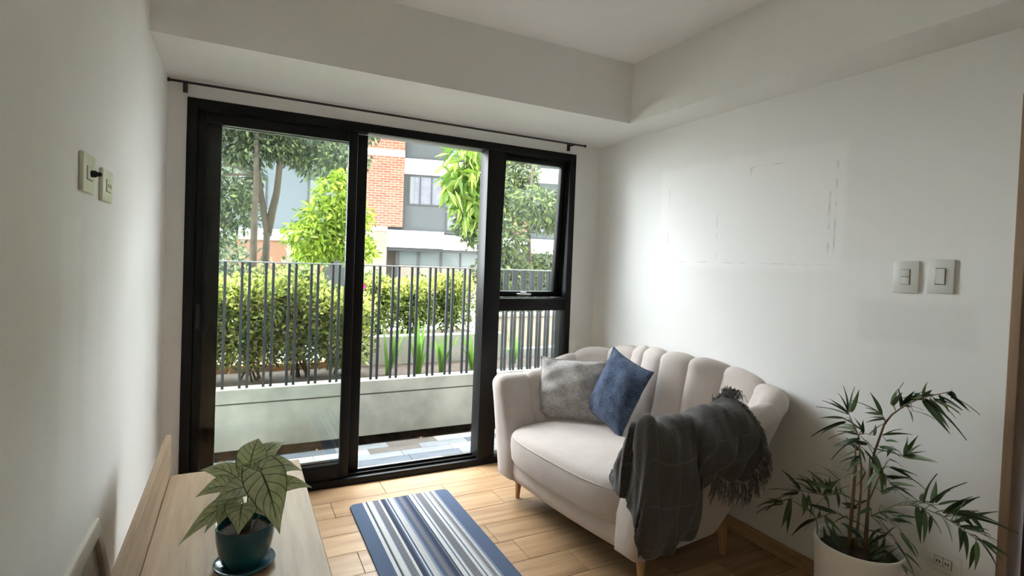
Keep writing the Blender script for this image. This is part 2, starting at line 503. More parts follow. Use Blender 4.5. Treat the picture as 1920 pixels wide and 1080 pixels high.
# ------------------------------------------------------------------ switch plates
def wall_plate(name, loc, rz, w, h, label, cat, m, kind):
    o = empty(name, loc, rz)            # local x across, y out of the wall, z up
    tag(o, label, cat, 'electrical plates on the walls')
    MB().bev(-w / 2, w / 2, 0, 0.011, -h / 2, h / 2, .004, 2).build('plate', m, o, auto=40)
    if kind == 'rocker':
        e = MB()
        vs = [(-.017, .011, -.032), (.017, .011, -.032), (.017, .011, .032), (-.017, .011, .032), (-.015, .0135, -.030), (.015, .0135, -.030), (.015, .021, .030), (-.015, .021, .030)]
        e.add(vs, [(4, 5, 6, 7), (0, 1, 5, 4), (1, 2, 6, 5), (2, 3, 7, 6), (3, 0, 4, 7)])
        MB().bev(-.0185, .0185, .0105, .0122, -.0335, .0335, .0005, 1).build('rocker_gap', DARKPL, o)
        e.build('rocker', m, o)
    elif kind == 'double':
        MB().bev(-.0175, .0175, .0105, .0120, -.0325, .0325, .0005, 1).build('module_gap', GAPG, o)
        for z in (-.016, .016):
            MB().bev(-.016, .016, .011, .0145, z - .0148, z + .0148, .002).build('module', m, o, auto=40)
    elif kind == 'socket':
        MB().bev(-.030, .030, .0105, .0120, -.018, .018, .0005, 1).build('module_gap', GAPG, o)
        for x in (-.0145, .0145):
            e = MB().bev(x - .0135, x + .0135, .011, .0140, -.0165, .0165, .002).build('module', m, o, auto=40)
            MB().box(x - .006, x - .003, .0139, .0145, -.006, .006).box(x + .003, x + .006, .0139, .0145, -.006, .006).build('slot', DARKPL, e)
    elif kind == 'plug':
        MB().bev(-.030, .030, .0105, .0120, -.018, .018, .0005, 1).build('module_gap', GAPG, o)
        MB().bev(-.028, .028, .011, .0140, -.0165, .0165, .002).build('module', m, o, auto=40)
        MB().lathe([(.009, .012), (.009, .024), (.006, .027), (.005, .036), (.003, .037)], 16).build('plug', DARKPL, o, auto=50).rotation_euler = (-math.pi / 2, 0, 0)
    return o
PALEPL = mat('bright_white_plastic', (0.80, 0.795, 0.77), 0.4)
GAPG = mat('plate_gap', (0.16, 0.155, 0.14), 0.7)
RZ_R = math.pi / 2       # on the right wall facing -X
wall_plate('switch_plate', (W, -2.213, 1.463), RZ_R, 0.096, 0.134, 'white wall plate with two small square modules, beside the rocker switch', 'switch', PLASTIC, 'double')
wall_plate('switch_plate', (W, -2.338, 1.470), RZ_R, 0.092, 0.136, 'white wall plate with one tall rocker switch, nearer the wooden door jamb', 'switch', PLASTIC, 'rocker')
wall_plate('socket_plate', (W, -2.40, 0.345), RZ_R, 0.115, 0.075, 'white socket plate low on the wall behind the bamboo leaves', 'socket', PALEPL, 'socket')
RZ_L = -math.pi / 2
wall_plate('socket_plate', (0, -1.712, 1.651), RZ_L, 0.118, 0.100, 'cream wall plate with a small black plug sticking out', 'socket', CREAM, 'plug')
wall_plate('socket_plate', (0, -1.490, 1.642), RZ_L, 0.128, 0.095, 'cream double socket plate without a plug, nearer the window', 'socket', CREAM, 'socket')
# ------------------------------------------------------------------ console along the left wall
CZ, CX0, CX1, CY0, CY1 = 0.60, 0.147, 0.605, -2.75, -1.075
con = empty('console_cabinet', (0.376, -1.91, 0))
tag(con, 'long pale oak console cabinet with raised back board along the plain wall', 'cabinet')
cl = lambda x0, x1, y0, y1, z0, z1, b=.002: MB().bev(x0 - .376, x1 - .376, y0 + 1.91, y1 + 1.91, z0, z1, b, 1)
cl(CX0, CX1, CY0, CY1, CZ - .024, CZ, .0025).build('top', OAK, con)
cl(CX0 - .018, CX0 - .0005, CY0, CY1, .10, .757).build('back_board', OAK, con)
for y in (CY0 + .004, CY1 - .022):
    cl(CX0 + .004, CX1 - .03, y, y + .018, .12, CZ - .0245).build('side_panel', OAK, con)
cl(CX0 + .004, CX1 - .03, CY0 + .0225, CY1 - .0225, .12, .138).build('bottom_panel', OAK, con)
ww = (CY1 - CY0 - .05) / 3
for i in range(3):
    y = CY0 + .025 + i * ww
    d = cl(CX1 - .029, CX1 - .012, y + .002, y + ww - .002, .125, CZ - .03).build('door', OAK, con)
    cl(CX1 - .0118, CX1 + .004, y + ww - .05, y + ww - .04, .36, .48).build('handle', CHROME, d)
for x in (CX0 + .05, CX1 - .08):
    for y in (CY0 + .07, CY1 - .07):
        MB().tube([(x - .376, y + 1.91, 0), (x - .376, y + 1.91, .12)], [.012, .019], 14).build('leg', LEGW, con, auto=40)

# ------------------------------------------------------------------ picture frame leaning in the gap behind the console
PALEW = wood('whitewashed_wood', (0.40, 0.36, 0.29), (0.56, 0.52, 0.44), (0.68, 0.64, 0.56), 'y', 1.2, 0.5)
def print_mat():
    m, nt, b = new_mat('faded_landscape_print')
    v = coords(nt, 'Object', (1, 1, 1))
    n = noise(nt, v, 9, 5)
    L(nt, ramp(nt, n, [(0.3, (0.24, 0.23, 0.17)), (0.5, (0.46, 0.44, 0.36)), (0.7, (0.60, 0.57, 0.48))]), b.inputs['Base Color'])
    b.inputs['Roughness'].default_value = 0.25
    return m
pf = empty('picture_frame', (0.118, -1.80, 0.002))
tag(pf, 'whitewashed picture frame leaning on the wall behind the console', 'picture')
lean = math.atan2(0.105, 0.655)
pf.rotation_euler = (0, -lean, 0)
PH, PWI = 0.668, 0.58
e = []
for (y0, y1, z0, z1) in ((-PWI / 2, PWI / 2, PH - .045, PH), (-PWI / 2, PWI / 2, 0, .045), (-PWI / 2, -PWI / 2 + .045, .0452, PH - .0452), (PWI / 2 - .045, PWI / 2, .0452, PH - .0452)):
    MB().bev(-0.026, 0.0, y0, y1, z0, z1, .005).build('frame_rail', PALEW, pf, auto=40)
MB().box(-0.016, -0.012, -PWI / 2 + .04, PWI / 2 - .04, .04, PH - .04).build('print', print_mat(), pf)

# ------------------------------------------------------------------ caladium in a teal pot
TEAL = mat('teal_glaze', (0.010, 0.092, 0.130), 0.22, var=0.25, scale=9, spec=0.5, coat=0.3)
def caladium_mat():
    m, nt, b = new_mat('caladium_leaf')
    uv = N(nt, 'ShaderNodeUVMap'); sp = N(nt, 'ShaderNodeSeparateXYZ'); L(nt, uv.outputs[0], sp.inputs[0])
    U_, V_ = sp.outputs[0], sp.outputs[1]       # U across -1..1 stored 0..1, V along
    x = math_(nt, 'ABSOLUTE', math_(nt, 'SUBTRACT', U_, 0.5))
    mid = math_(nt, 'LESS_THAN', x, 0.022)
    # side veins fan out: lines of v - 1.1 * x
    q = math_(nt, 'SUBTRACT', V_, math_(nt, 'MULTIPLY', x, 0.75))
    w = math_(nt, 'ABSOLUTE', math_(nt, 'SUBTRACT', math_(nt, 'FRACT', math_(nt, 'MULTIPLY', q, 6.0)), 0.5))
    side = math_(nt, 'LESS_THAN', w, 0.05)
    veins = math_(nt, 'MAXIMUM', mid, side)
    edge = math_(nt, 'GREATER_THAN', x, 0.462)
    c = ramp(nt, noise(nt, coords(nt), 45, 4), [(0.3, (0.55, 0.60, 0.37)), (0.7, (0.76, 0.79, 0.57))])
    c = mixrgb(nt, math_(nt, 'MULTIPLY', veins, 0.85), c, (0.07, 0.12, 0.04))
    c = mixrgb(nt, math_(nt, 'MULTIPLY', edge, 0.6), c, (0.08, 0.13, 0.04))
    L(nt, c, b.inputs['Base Color'])
    b.inputs['Roughness'].default_value = 0.5
    t = N(nt, 'ShaderNodeBsdfTranslucent'); L(nt, c, t.inputs[0])
    mx = N(nt, 'ShaderNodeMixShader'); mx.inputs[0].default_value = 0.5
    L(nt, b.outputs[0], mx.inputs[1]); L(nt, t.outputs[0], mx.inputs[2]); L(nt, mx.outputs[0], nt.nodes['Material Output'].inputs[0])
    return m
CALM = caladium_mat()
PSTEM = mat('pale_green_stem', (0.22, 0.25, 0.12), 0.5)
PX, PY = 0.394, -1.838
cal = empty('potted_caladium', (PX, PY, CZ))
tag(cal, 'pale green veined caladium in a teal glazed pot on the console', 'plant')
MB().lathe([(.050, .012), (.057, .018), (.066, .050), (.0725, .085), (.0745, .118), (.0735, .1225), (.070, .1215), (.0685, .112), (.0665, .098), (.0, .0978)][:-1] + [(.01, .097)], 48).build('pot', TEAL, cal, auto=50)
MB().lathe([(.054, .0), (.060, .001), (.074, .010), (.078, .0165), (.0765, .0185), (.071, .013), (.056, .008), (.01, .008)], 48).build('saucer', TEAL, cal, auto=50)
rnd = random.Random(3)
mb = MB()
mb.lathe([(.066, .090), (.064, .101), (.045, .106), (.02, .107), (.004, .1075)], 32)
mb.build('soil', SOIL, cal, smooth=True)
CAL = [((0.426, -1.89, 0.874), (0.465, -1.98, 0.775), 0.104, 0), ((0.400, -1.80, 0.862), (0.421, -1.76, 0.926), 0.078, 0), ((0.416, -1.78, 0.850), (0.491, -1.72, 0.912), 0.060, 1), ((0.437, -1.84, 0.862), (0.526, -1.83, 0.862), 0.062, 1), ((0.470, -1.86, 0.813), (0.552, -1.86, 0.818), 0.048, 1), ((0.384, -1.80, 0.816), (0.287, -1.74, 0.868), 0.062, 1), ((0.356, -1.84, 0.824), (0.283, -1.86, 0.838), 0.052, 2), ((0.403, -1.88, 0.829), (0.325, -1.92, 0.845), 0.066, 1), ((0.372, -1.86, 0.785), (0.257, -1.92, 0.767), 0.052, 2), ((0.335, -1.84, 0.758), (0.300, -1.86, 0.735), 0.026, 2), ((0.383, -1.90, 0.800), (0.376, -1.96, 0.765), 0.080, 0), ((0.411, -1.82, 0.831), (0.382, -1.80, 0.873), 0.062, 0), ((0.41, -1.885, 0.790), (0.445, -1.93, 0.780), 0.055, 1), ((0.36, -1.87, 0.80), (0.33, -1.93, 0.785), 0.055, 1)]
camv = Vector(CAM)
def heart_leaf(bp, tp, wid, style):
    bp, tp = Vector(bp), Vector(tp)
    ax = tp - bp; ln = ax.length * 1.12; ax.normalize()
    view = (camv - bp).normalized()
    hint = (view + Vector((0, 0, 0.9 if style else 0.25))).normalized()
    side = ax.cross(hint).normalized(); nrm = side.cross(ax).normalized()
    if nrm.dot(view) < 0: nrm = -nrm
    NV, NU = 14, 8
    P = []; UV = []
    for i in range(NV + 1):
        v = i / NV
        vv = v * 1.0
        hw = (math.sin(math.pi * min(1, (vv + 0.07) * 0.62 + 0.18)) ** 1.1) * (1 - vv ** 2.6) * wid * 0.56
        hw = max(hw, 0.0005)
        row = []
        for j in range(NU + 1):
            u = -1 + 2 * j / NU
            back = -0.24 * ln * (abs(u) ** 1.2) * (1 - v) ** 1.4     # lobes behind the stalk
            along = v * ln + back
            droop = -0.22 * ln * (v ** 2) * (1.0 if style else 0.5)
            cup = (0.10 + 0.12 * math.sin(3 * v)) * abs(u) * hw * (1 if style != 2 else 2.4)
            wav = 0.05 * hw * math.sin(9 * v + 2 * u)
            p = bp + ax * along + side * (u * hw) + nrm * (cup + wav) + Vector((0, 0, 1)) * (droop + 0.10 * ln * math.sin(math.pi * v))
            row.append(p - Vector((PX, PY, CZ)))
            UV.append(((u + 1) / 2, v))
        P.append(row)
    g = MB().grid(P)
    me = g.mesh('leaf', CALM, True)
    uvl = me.uv_layers.new(name='UVMap')
    for lp in me.loops:
        uvl.data[lp.index].uv = UV[lp.vertex_index]
    o = bpy.data.objects.new('leaf', me); link(o, cal)
    md = o.modifiers.new('thick', 'SOLIDIFY'); md.thickness = 0.0007
    sd = o.modifiers.new('sub', 'SUBSURF'); sd.levels = 1; sd.render_levels = 1
    # stalk
    a0 = Vector((PX + (bp.x - PX) * .25, PY + (bp.y - PY) * .25, CZ + .105)) - Vector((PX, PY, CZ))
    b0 = bp + ax * 0.04 * ln - Vector((PX, PY, CZ)) - nrm * .002
    m0 = (a0 + b0) / 2 + Vector((0, 0, .012)) - (b0 - a0) * .1
    MB().tube([a0, m0, b0], [.0022, .0019, .0013], 6).build('stalk', PSTEM, cal, smooth=True)
for c_ in CAL: heart_leaf(*c_)

# ------------------------------------------------------------------ striped mat
def rug_mat():
    m, nt, b = new_mat('striped_woven_mat')
    tc = N(nt, 'ShaderNodeTexCoord'); sp = N(nt, 'ShaderNodeSeparateXYZ'); L(nt, tc.outputs['Object'], sp.inputs[0])
    X = math_(nt, 'DIVIDE', math_(nt, 'ADD', sp.outputs[0], 0.30), 0.60)
    Y = sp.outputs[1]
    NAVY, BLU, LIT, WHT, GRY, DRK = (0.022, 0.03, 0.058), (0.07, 0.10, 0.16), (0.22, 0.26, 0.32), (0.60, 0.60, 0.58), (0.28, 0.27, 0.26), (0.02, 0.02, 0.025)
    st = [(0, BLU), (.125, WHT), (.155, DRK), (.165, WHT), (.215, LIT), (.235, GRY), (.275, WHT), (.30, NAVY), (.335, BLU), (.35, WHT), (.362, BLU), (.378, WHT), (.425, LIT), (.445, BLU), (.475, GRY), (.51, BLU), (.525, NAVY), (.56, LIT), (.572, NAVY), (.585, WHT), (.62, BLU), (.632, WHT), (.65, LIT), (.662, GRY), (.70, GRY), (.722, WHT), (.745, BLU), (.755, WHT), (.80, GRY), (.825, WHT), (.845, LIT), (.865, BLU)]
    base = ramp(nt, X, st, 'CONSTANT')
    # dotted bands
    dots = ramp(nt, X, [(0, 0.0), (.15, 1.0), (.175, 0.0), (.225, 1.0), (.28, 0.0), (.30, .9), (.335, 0.0), (.39, .35), (.425, 0), (.47, 1.0), (.515, 0), (.545, .8), (.585, 0), (.66, 1.0), (.715, 0), (.785, .8), (.835, 0.0)], 'CONSTANT')
    fy = math_(nt, 'FRACT', math_(nt, 'MULTIPLY', math_(nt, 'ADD', Y, math_(nt, 'MULTIPLY', math_(nt, 'FRACT', math_(nt, 'MULTIPLY', X, 40)), 0.009)), 62.0))
    dm = math_(nt, 'GREATER_THAN', fy, 0.5)
    c = mixrgb(nt, math_(nt, 'MULTIPLY', math_(nt, 'MULTIPLY', dots, dm), 0.9), base, (0.02, 0.022, 0.035))
    nz = noise(nt, tc.outputs['Object'], 160, 3)
    c2 = mixrgb(nt, math_(nt, 'MULTIPLY', nz, 0.5), c, (0.12, 0.14, 0.19))
    L(nt, c2, b.inputs['Base Color'])
    b.inputs['Roughness'].default_value = 0.95
    b.inputs['Specular IOR Level'].default_value = 0.1
    bump(nt, b, nz, 0.5, 0.004)
    return m
def rounded_slab(hx, hy, h, r, seg=8, bev=0.003):
    pts = []
    for cx, cy, a0 in ((hx - r, hy - r, 0), (-hx + r, hy - r, 90), (-hx + r, -hy + r, 180), (hx - r, -hy + r, 270)):
        for k in range(seg + 1):
            t = math.radians(a0 + 90 * k / seg); pts.append((cx + r * math.cos(t), cy + r * math.sin(t)))
    n = len(pts); vs = []
    for z, s in ((0, 0), (h - bev, 0), (h, bev)):
        for x, y in pts:
            d = math.hypot(x, y); vs.append((x - x / d * s, y - y / d * s, z))
    fs = [tuple(range(n - 1, -1, -1)), tuple(range(2 * n, 3 * n))]
    for i in range(2):
        for k in range(n):
            a = i * n + k; b = i * n + (k + 1) % n
            fs.append((a, b, b + n, a + n))
    return MB().add(vs, fs)
RY1, RLEN = -0.292, 1.30
rug = rounded_slab(0.30, RLEN / 2, 0.009, 0.035).build('floor_mat', rug_mat(), None, auto=40, loc=(1.266, RY1 - RLEN / 2 - .01, 0.0005))
tag(rug, 'navy bordered striped woven mat lying on the wood floor', 'mat')

# ------------------------------------------------------------------ loveseat
def velvet(name, col, edge, scale=220):
    m, nt, b = new_mat(name)
    v = coords(nt)
    nz = noise(nt, v, scale, 3); big = noise(nt, v, 7, 3)
    f = math_(nt, 'ADD', math_(nt, 'MULTIPLY', nz, 0.5), math_(nt, 'MULTIPLY', big, 0.5))
    L(nt, ramp(nt, f, [(0.3, tuple(c * .86 for c in col)), (0.7, tuple(min(1, c * 1.08) for c in col))]), b.inputs['Base Color'])
    b.inputs['Roughness'].default_value = 0.9
    b.inputs['Specular IOR Level'].default_value = 0.1
    b.inputs['Sheen Weight'].default_value = 0.35
    b.inputs['Sheen Roughness'].default_value = 0.4
    b.inputs['Sheen Tint'].default_value = (*edge, 1)
    bump(nt, b, nz, 0.12, 0.002)
    return m
SOFA = velvet('taupe_velvet', (0.58, 0.52, 0.48), (0.9, 0.85, 0.82))
SO = Vector((1.904, -1.09, 0)); STH = math.radians(6.2)
sofa = empty('loveseat', SO, math.atan2(-math.cos(STH), math.sin(STH)))
tag(sofa, 'taupe velvet loveseat with channel tufted shell back and wooden legs', 'sofa')
def slocal(s, t, z): return sofa_m @ Vector((s, t, z))
sofa_m = Matrix.Translation(SO) @ Matrix.Rotation(math.atan2(-math.cos(STH), math.sin(STH)), 4, 'Z')

A0, B0, RC = 0.57, 0.715, 0.22
seg_side = B0 - RC; arc = math.pi / 2 * RC; seg_back = 2 * (A0 - RC)
TOT = 2 * seg_side + 2 * arc + seg_back
def upath(d):
    """base outline position and outward normal at arc length d"""
    if d < seg_side: return Vector((-A0, d, 0)), Vector((-1, 0, 0))
    d -= seg_side
    if d < arc:
        a = d / RC
        n = Vector((-math.cos(a), math.sin(a), 0)); return Vector((-A0 + RC, B0 - RC, 0)) + n * RC, n
    d -= arc
    if d < seg_back: return Vector((-A0 + RC + d, B0, 0)), Vector((0, 1, 0))
    d -= seg_back
    if d < arc:
        a = d / RC
        n = Vector((math.sin(a), math.cos(a), 0)); return Vector((A0 - RC, B0 - RC, 0)) + n * RC, n
    d -= arc
    return Vector((A0, B0 - RC - d, 0)), Vector((1, 0, 0))
HK = [0, .30, .44, seg_side + arc * .5, seg_side + arc, seg_side + arc + .16, TOT / 2]
HV = [.750, .752, .764, .862, .920, .945, .950]
FV = [.20, .25, .34, .465, .375, .25, .195]
def smooth_interp(d, K, V):
    d = min(d, TOT - d)
    for i in range(len(K) - 1):
        if d <= K[i + 1]:
            t = (d - K[i]) / (K[i + 1] - K[i]); t = t * t * (3 - 2 * t) * .5 + t * .5
            return V[i] + (V[i + 1] - V[i]) * t
    return V[-1]
RT = 0.062
def section(d, bulge):
    """inner face, rolled top and start of the outer face as a list of local points"""
    B, n = upath(d); h = smooth_interp(d, HK, HV); F = smooth_interp(d, HK, FV)
    o = lambda z: (z - .15) * F
    th = lambda z: 0.124 + 0.05 * max(0, min(1, (0.62 - z) / .3))
    zr = h - RT
    pts = []
    for k in range(9):
        z = .33 + (zr - .33) * k / 8
        off = o(z) - th(z)
        w = sstep(.33, .45, z) * .6 + .4
        pts.append(B + n * (off - bulge * w) + Vector((0, 0, z)))
    c = o(zr) - RT
    for k in range(1, 9):
        a = math.pi * k / 9
        pts.append(B + n * (c - math.cos(a) * (RT + bulge * .9)) + Vector((0, 0, zr + math.sin(a) * (RT + bulge * .9))))
    pts.append(B + n * (o(zr) + bulge * .5) + Vector((0, 0, zr)))
    pts.append(B + n * o(zr - .02) + Vector((0, 0, zr - .02)))
    return pts
bounds = [0, .19, .38, seg_side + arc * .30, seg_side + arc * .66, seg_side + arc]
nb = 4
bounds += [seg_side + arc + seg_back * k / nb for k in range(1, nb)]
bounds += [TOT - b for b in reversed(bounds[:6])]
for i in range(len(bounds) - 1):
    d0, d1 = bounds[i], bounds[i + 1]
    P = []
    n = 12
    for k in range(n + 1):
        q = k / n
        # front edge of the first and last channel runs flush into the arm front
        q2 = q
        if i == 0: q2 = 0.5 + q * .5
        if i == len(bounds) - 2: q2 = q * .5
        bul = 0.024 * (max(0.0, 1 - abs(2 * q2 - 1) ** 2.2)) ** 0.75 - 0.010
        if i == 0 or i == len(bounds) - 2: bul *= 0.6
        P.append(section(d0 + (d1 - d0) * q, bul))
    MB().grid(P).build('back_channel', SOFA, sofa, smooth=True)
# outer shell
P = []
nn = 90
for k in range(nn + 1):
    d = TOT * k / nn
    B, n = upath(d); h = smooth_interp(d, HK, HV); F = smooth_interp(d, HK, FV); zr = h - RT - .004
    row = [B + n * ((.15 + (zr - .15) * j / 12 - .15) * F + 0.012 * math.sin(math.pi * j / 12)) + Vector((0, 0, .15 + (zr - .15) * j / 12)) for j in range(13)]
    P.append(row)
MB().grid(P).build('outer_shell', SOFA, sofa, smooth=True)
# arm fronts
for sgn, d in ((-1, 0.0), (1, TOT)):
    sec = section(d, 0.026 * .6 - .006)
    B, n = upath(d); F = FV[0]
    inner = [Vector((sec[0].x, 0, .155)), Vector((sec[0].x, 0, .25))] + sec[:-1]
    outer = [B + n * ((z - .15) * F) + Vector((0, 0, z)) for z in (.60, .5, .4, .3, .2, .155)]
    loop = inner + outer
    cen = sum(loop, Vector()) / len(loop); cen.z = .45
    zcl = lambda z: min(max(z, .20), .675)
    spine = lambda p: Vector((cen.x + (zcl(p.z) - .45) * F * n.x * .9, 0, zcl(p.z)))
    rings = []
    for f_, y in ((0, 0.004), (0.06, -.016), (.2, -.030), (.45, -.037), (.8, -.040), (1.0, -.041)):
        rings.append([Vector((lerp(p.x, spine(p).x, f_), y, lerp(p.z, spine(p).z, f_))) for p in loop])
    g = MB(); m = len(loop)
    g.v = [tuple(p) for r in rings for p in r]
    g.f = [(i * m + k, i * m + (k + 1) % m, (i + 1) * m + (k + 1) % m, (i + 1) * m + k) for i in range(len(rings) - 1) for k in range(m)]
    g.build('arm_front', SOFA, sofa, smooth=True)
# base
g = MB()
out = [upath(TOT * k / 60)[0] for k in range(61)]
n0 = len(out)
g.add([Vector((p.x, p.y, .152)) for p in out] + [Vector((p.x * .99, p.y, .175)) for p in out], [tuple(range(n0)), tuple(range(2 * n0 - 1, n0 - 1, -1))] + [(k, (k + 1) % n0, (k + 1) % n0 + n0, k + n0) for k in range(n0)])
g.build('base_board', mat('dark_base_cloth', (0.03, 0.027, 0.025), 0.9), sofa)
P = []
for k in range(25):
    s = -.475 + .95 * k / 24
    bow = -.022 * (1 - (s / .475) ** 2)
    P.append([Vector((s, .03, .155)), Vector((s, bow + .004, .158)), Vector((s, bow - .004, .20)), Vector((s, bow - .004, .25)), Vector((s, bow + .002, .272)), Vector((s, .04, .276))])
MB().grid(P).build('front_rail', SOFA, sofa, smooth=True)
# seat cushion
rings = []
def sup(a, rx, ry, e=5.0):
    c, s = math.cos(a), math.sin(a)
    r = (abs(c) ** e + abs(s) ** e) ** (-1 / e)
    return rx * r * c, ry * r * s
for f_, z in ((.90, .272), (.965, .276), (.995, .30), (1.01, .36), (1.005, .412), (.975, .447), (.90, .466), (.75, .476), (.5, .482), (.25, .485), (0.001, .486)):
    row = []
    for k in range(96):
        x, y = sup(2 * math.pi * k / 96, .515, .335)
        bow = -.03 * (1 - (x / .515) ** 2) if y < 0 else 0
        row.append(Vector((x * f_, .283 + y * f_ + bow * f_, z)))
    rings.append(row)
P = list(map(list, zip(*rings)))
cu = MB().grid(P, closed_u=True).build('seat_cushion', SOFA, sofa, smooth=True)
pip = [Vector((sup(2 * math.pi * k / 120, .515, .335)[0] * .992, .283 + sup(2 * math.pi * k / 120, .515, .335)[1] * .992 + (-.03 * (1 - (sup(2 * math.pi * k / 120, .515, .335)[0] / .515) ** 2) if math.sin(2 * math.pi * k / 120) < 0 else 0), .430)) for k in range(61, 120)]
MB().tube(pip, .004, 6).build('piping', SOFA, cu, smooth=True)
for (s, t, r) in ((-.50, .085, .021), (.50, .085, .021), (-.50, .635, .024), (.53, .655, .024)):
    MB().tube([(s * 1.02, t, 0), (s, t, .155)], [r * .62, r * 1.12], 16).build('leg', LEGW, sofa, auto=40)

# ------------------------------------------------------------------ cushions on the loveseat
def fabric(name, c0, c1, sx=240, sy=60, diag=0.0, rough=.95):
    m, nt, b = new_mat(name)
    v = coords(nt, 'UV', (sx, sy, 1), (0, 0, diag))
    n1 = noise(nt, v, 1.0, 2); n2 = noise(nt, coords(nt, 'UV', (sy, sx, 1), (0, 0, diag)), 1.0, 2)
    big = noise(nt, coords(nt, 'UV', (6, 6, 1)), 1.0, 3)
    f = math_(nt, 'ADD', math_(nt, 'MULTIPLY', math_(nt, 'ADD', n1, n2), 0.36), math_(nt, 'MULTIPLY', big, 0.28))
    L(nt, ramp(nt, f, [(0.40, c0), (0.60, c1)]), b.inputs['Base Color'])
    b.inputs['Roughness'].default_value = rough
    b.inputs['Specular IOR Level'].default_value = 0.12
    b.inputs['Sheen Weight'].default_value = 0.15
    bump(nt, b, f, 0.5, 0.003)
    return m
def pillow(name, corners, th, m, label, wr=0.006, seed=1, flange=False):
    """corners: bottom-left, bottom-right, top-right, top-left in sofa space"""
    c = [slocal(*p) for p in corners]
    cen = sum(c, Vector()) / 4
    o = empty(name, cen); tag(o, label, 'cushion', 'cushions on the loveseat')
    c = [p - cen for p in c]
    nrm = ((c[1] - c[0]).cross(c[3] - c[0])).normalized()
    if nrm.dot(camv - cen) < 0: nrm = -nrm
    R_ = random.Random(seed); ph = [R_.uniform(0, 6) for _ in range(8)]
    n = 28
    for side in (1, -1):
        P = []; UV = []
        for i in range(n + 1):
            u = -1 + 2 * i / n; row = []
            for j in range(n + 1):
                v = -1 + 2 * j / n
                eu, ev = (u + 1) / 2, (v + 1) / 2
                pu = u * (1 - .085 * (1 - v * v) ** 0 * (1 - abs(v) ** 3) * abs(u) ** 2)
                pv = v * (1 - .085 * (1 - abs(u) ** 3) * abs(v) ** 2)
                a, b_ = (pu + 1) / 2, (pv + 1) / 2
                p = c[0] * (1 - a) * (1 - b_) + c[1] * a * (1 - b_) + c[2] * a * b_ + c[3] * (1 - a) * b_
                f_ = (max(0, 1 - abs(u) ** 2.4) ** .62) * (max(0, 1 - abs(v) ** 2.4) ** .62)
                w = wr * (math.sin(7 * u + 3 * v + ph[0]) + .7 * math.sin(11 * v - 4 * u + ph[1]) + .5 * math.sin(17 * u * v + ph[2])) * (1 - f_ * .55) * min(1, f_ * 4)
                row.append(p + nrm * side * (th / 2 * f_ + w)); UV.append((eu, ev))
            P.append(row)
        me = MB().grid(P).mesh('front_panel' if side > 0 else 'back_panel', m, True)
        uvl = me.uv_layers.new(name='UVMap')
        for lp in me.loops: uvl.data[lp.index].uv = UV[lp.vertex_index]
        link(bpy.data.objects.new('front_panel' if side > 0 else 'back_panel', me), o)
    edge = []
    for t in range(4):
        for k in range(14):
            q = -1 + 2 * k / 14
            u, v = [(q, -1), (1, q), (-q, 1), (-1, -q)][t]
            pu = u * (1 - .085 * (1 - abs(v) ** 3) * abs(u) ** 2); pv = v * (1 - .085 * (1 - abs(u) ** 3) * abs(v) ** 2)
            a, b_ = (pu + 1) / 2, (pv + 1) / 2
            edge.append(c[0] * (1 - a) * (1 - b_) + c[1] * a * (1 - b_) + c[2] * a * b_ + c[3] * (1 - a) * b_)
    edge.append(edge[0])
    me = MB().tube(edge, .0035, 6).mesh('seam', m, True); me.uv_layers.new(name='UVMap')
    link(bpy.data.objects.new('seam', me), o)
    return o
GREYF = fabric('grey_slub_linen', (0.27, 0.26, 0.25), (0.52, 0.50, 0.475), 90, 14)
BLUEF = fabric('navy_chenille', (0.010, 0.016, 0.036), (0.105, 0.145, 0.225), 120, 40, 0.6)
pillow('cushion', [(-.545, .215, .472), (-.215, .53, .475), (-.275, .60, .865), (-.60, .29, .855)], .13, GREYF, 'grey slub linen cushion propped in the corner behind the navy one', .007, 2)
pillow('cushion', [(-.345, .455, .555), (.0, .435, .462), (.105, .575, .862), (-.225, .575, .958)], .15, BLUEF, 'navy blue chenille cushion tilted on its corner in front of the grey one', .004, 5)

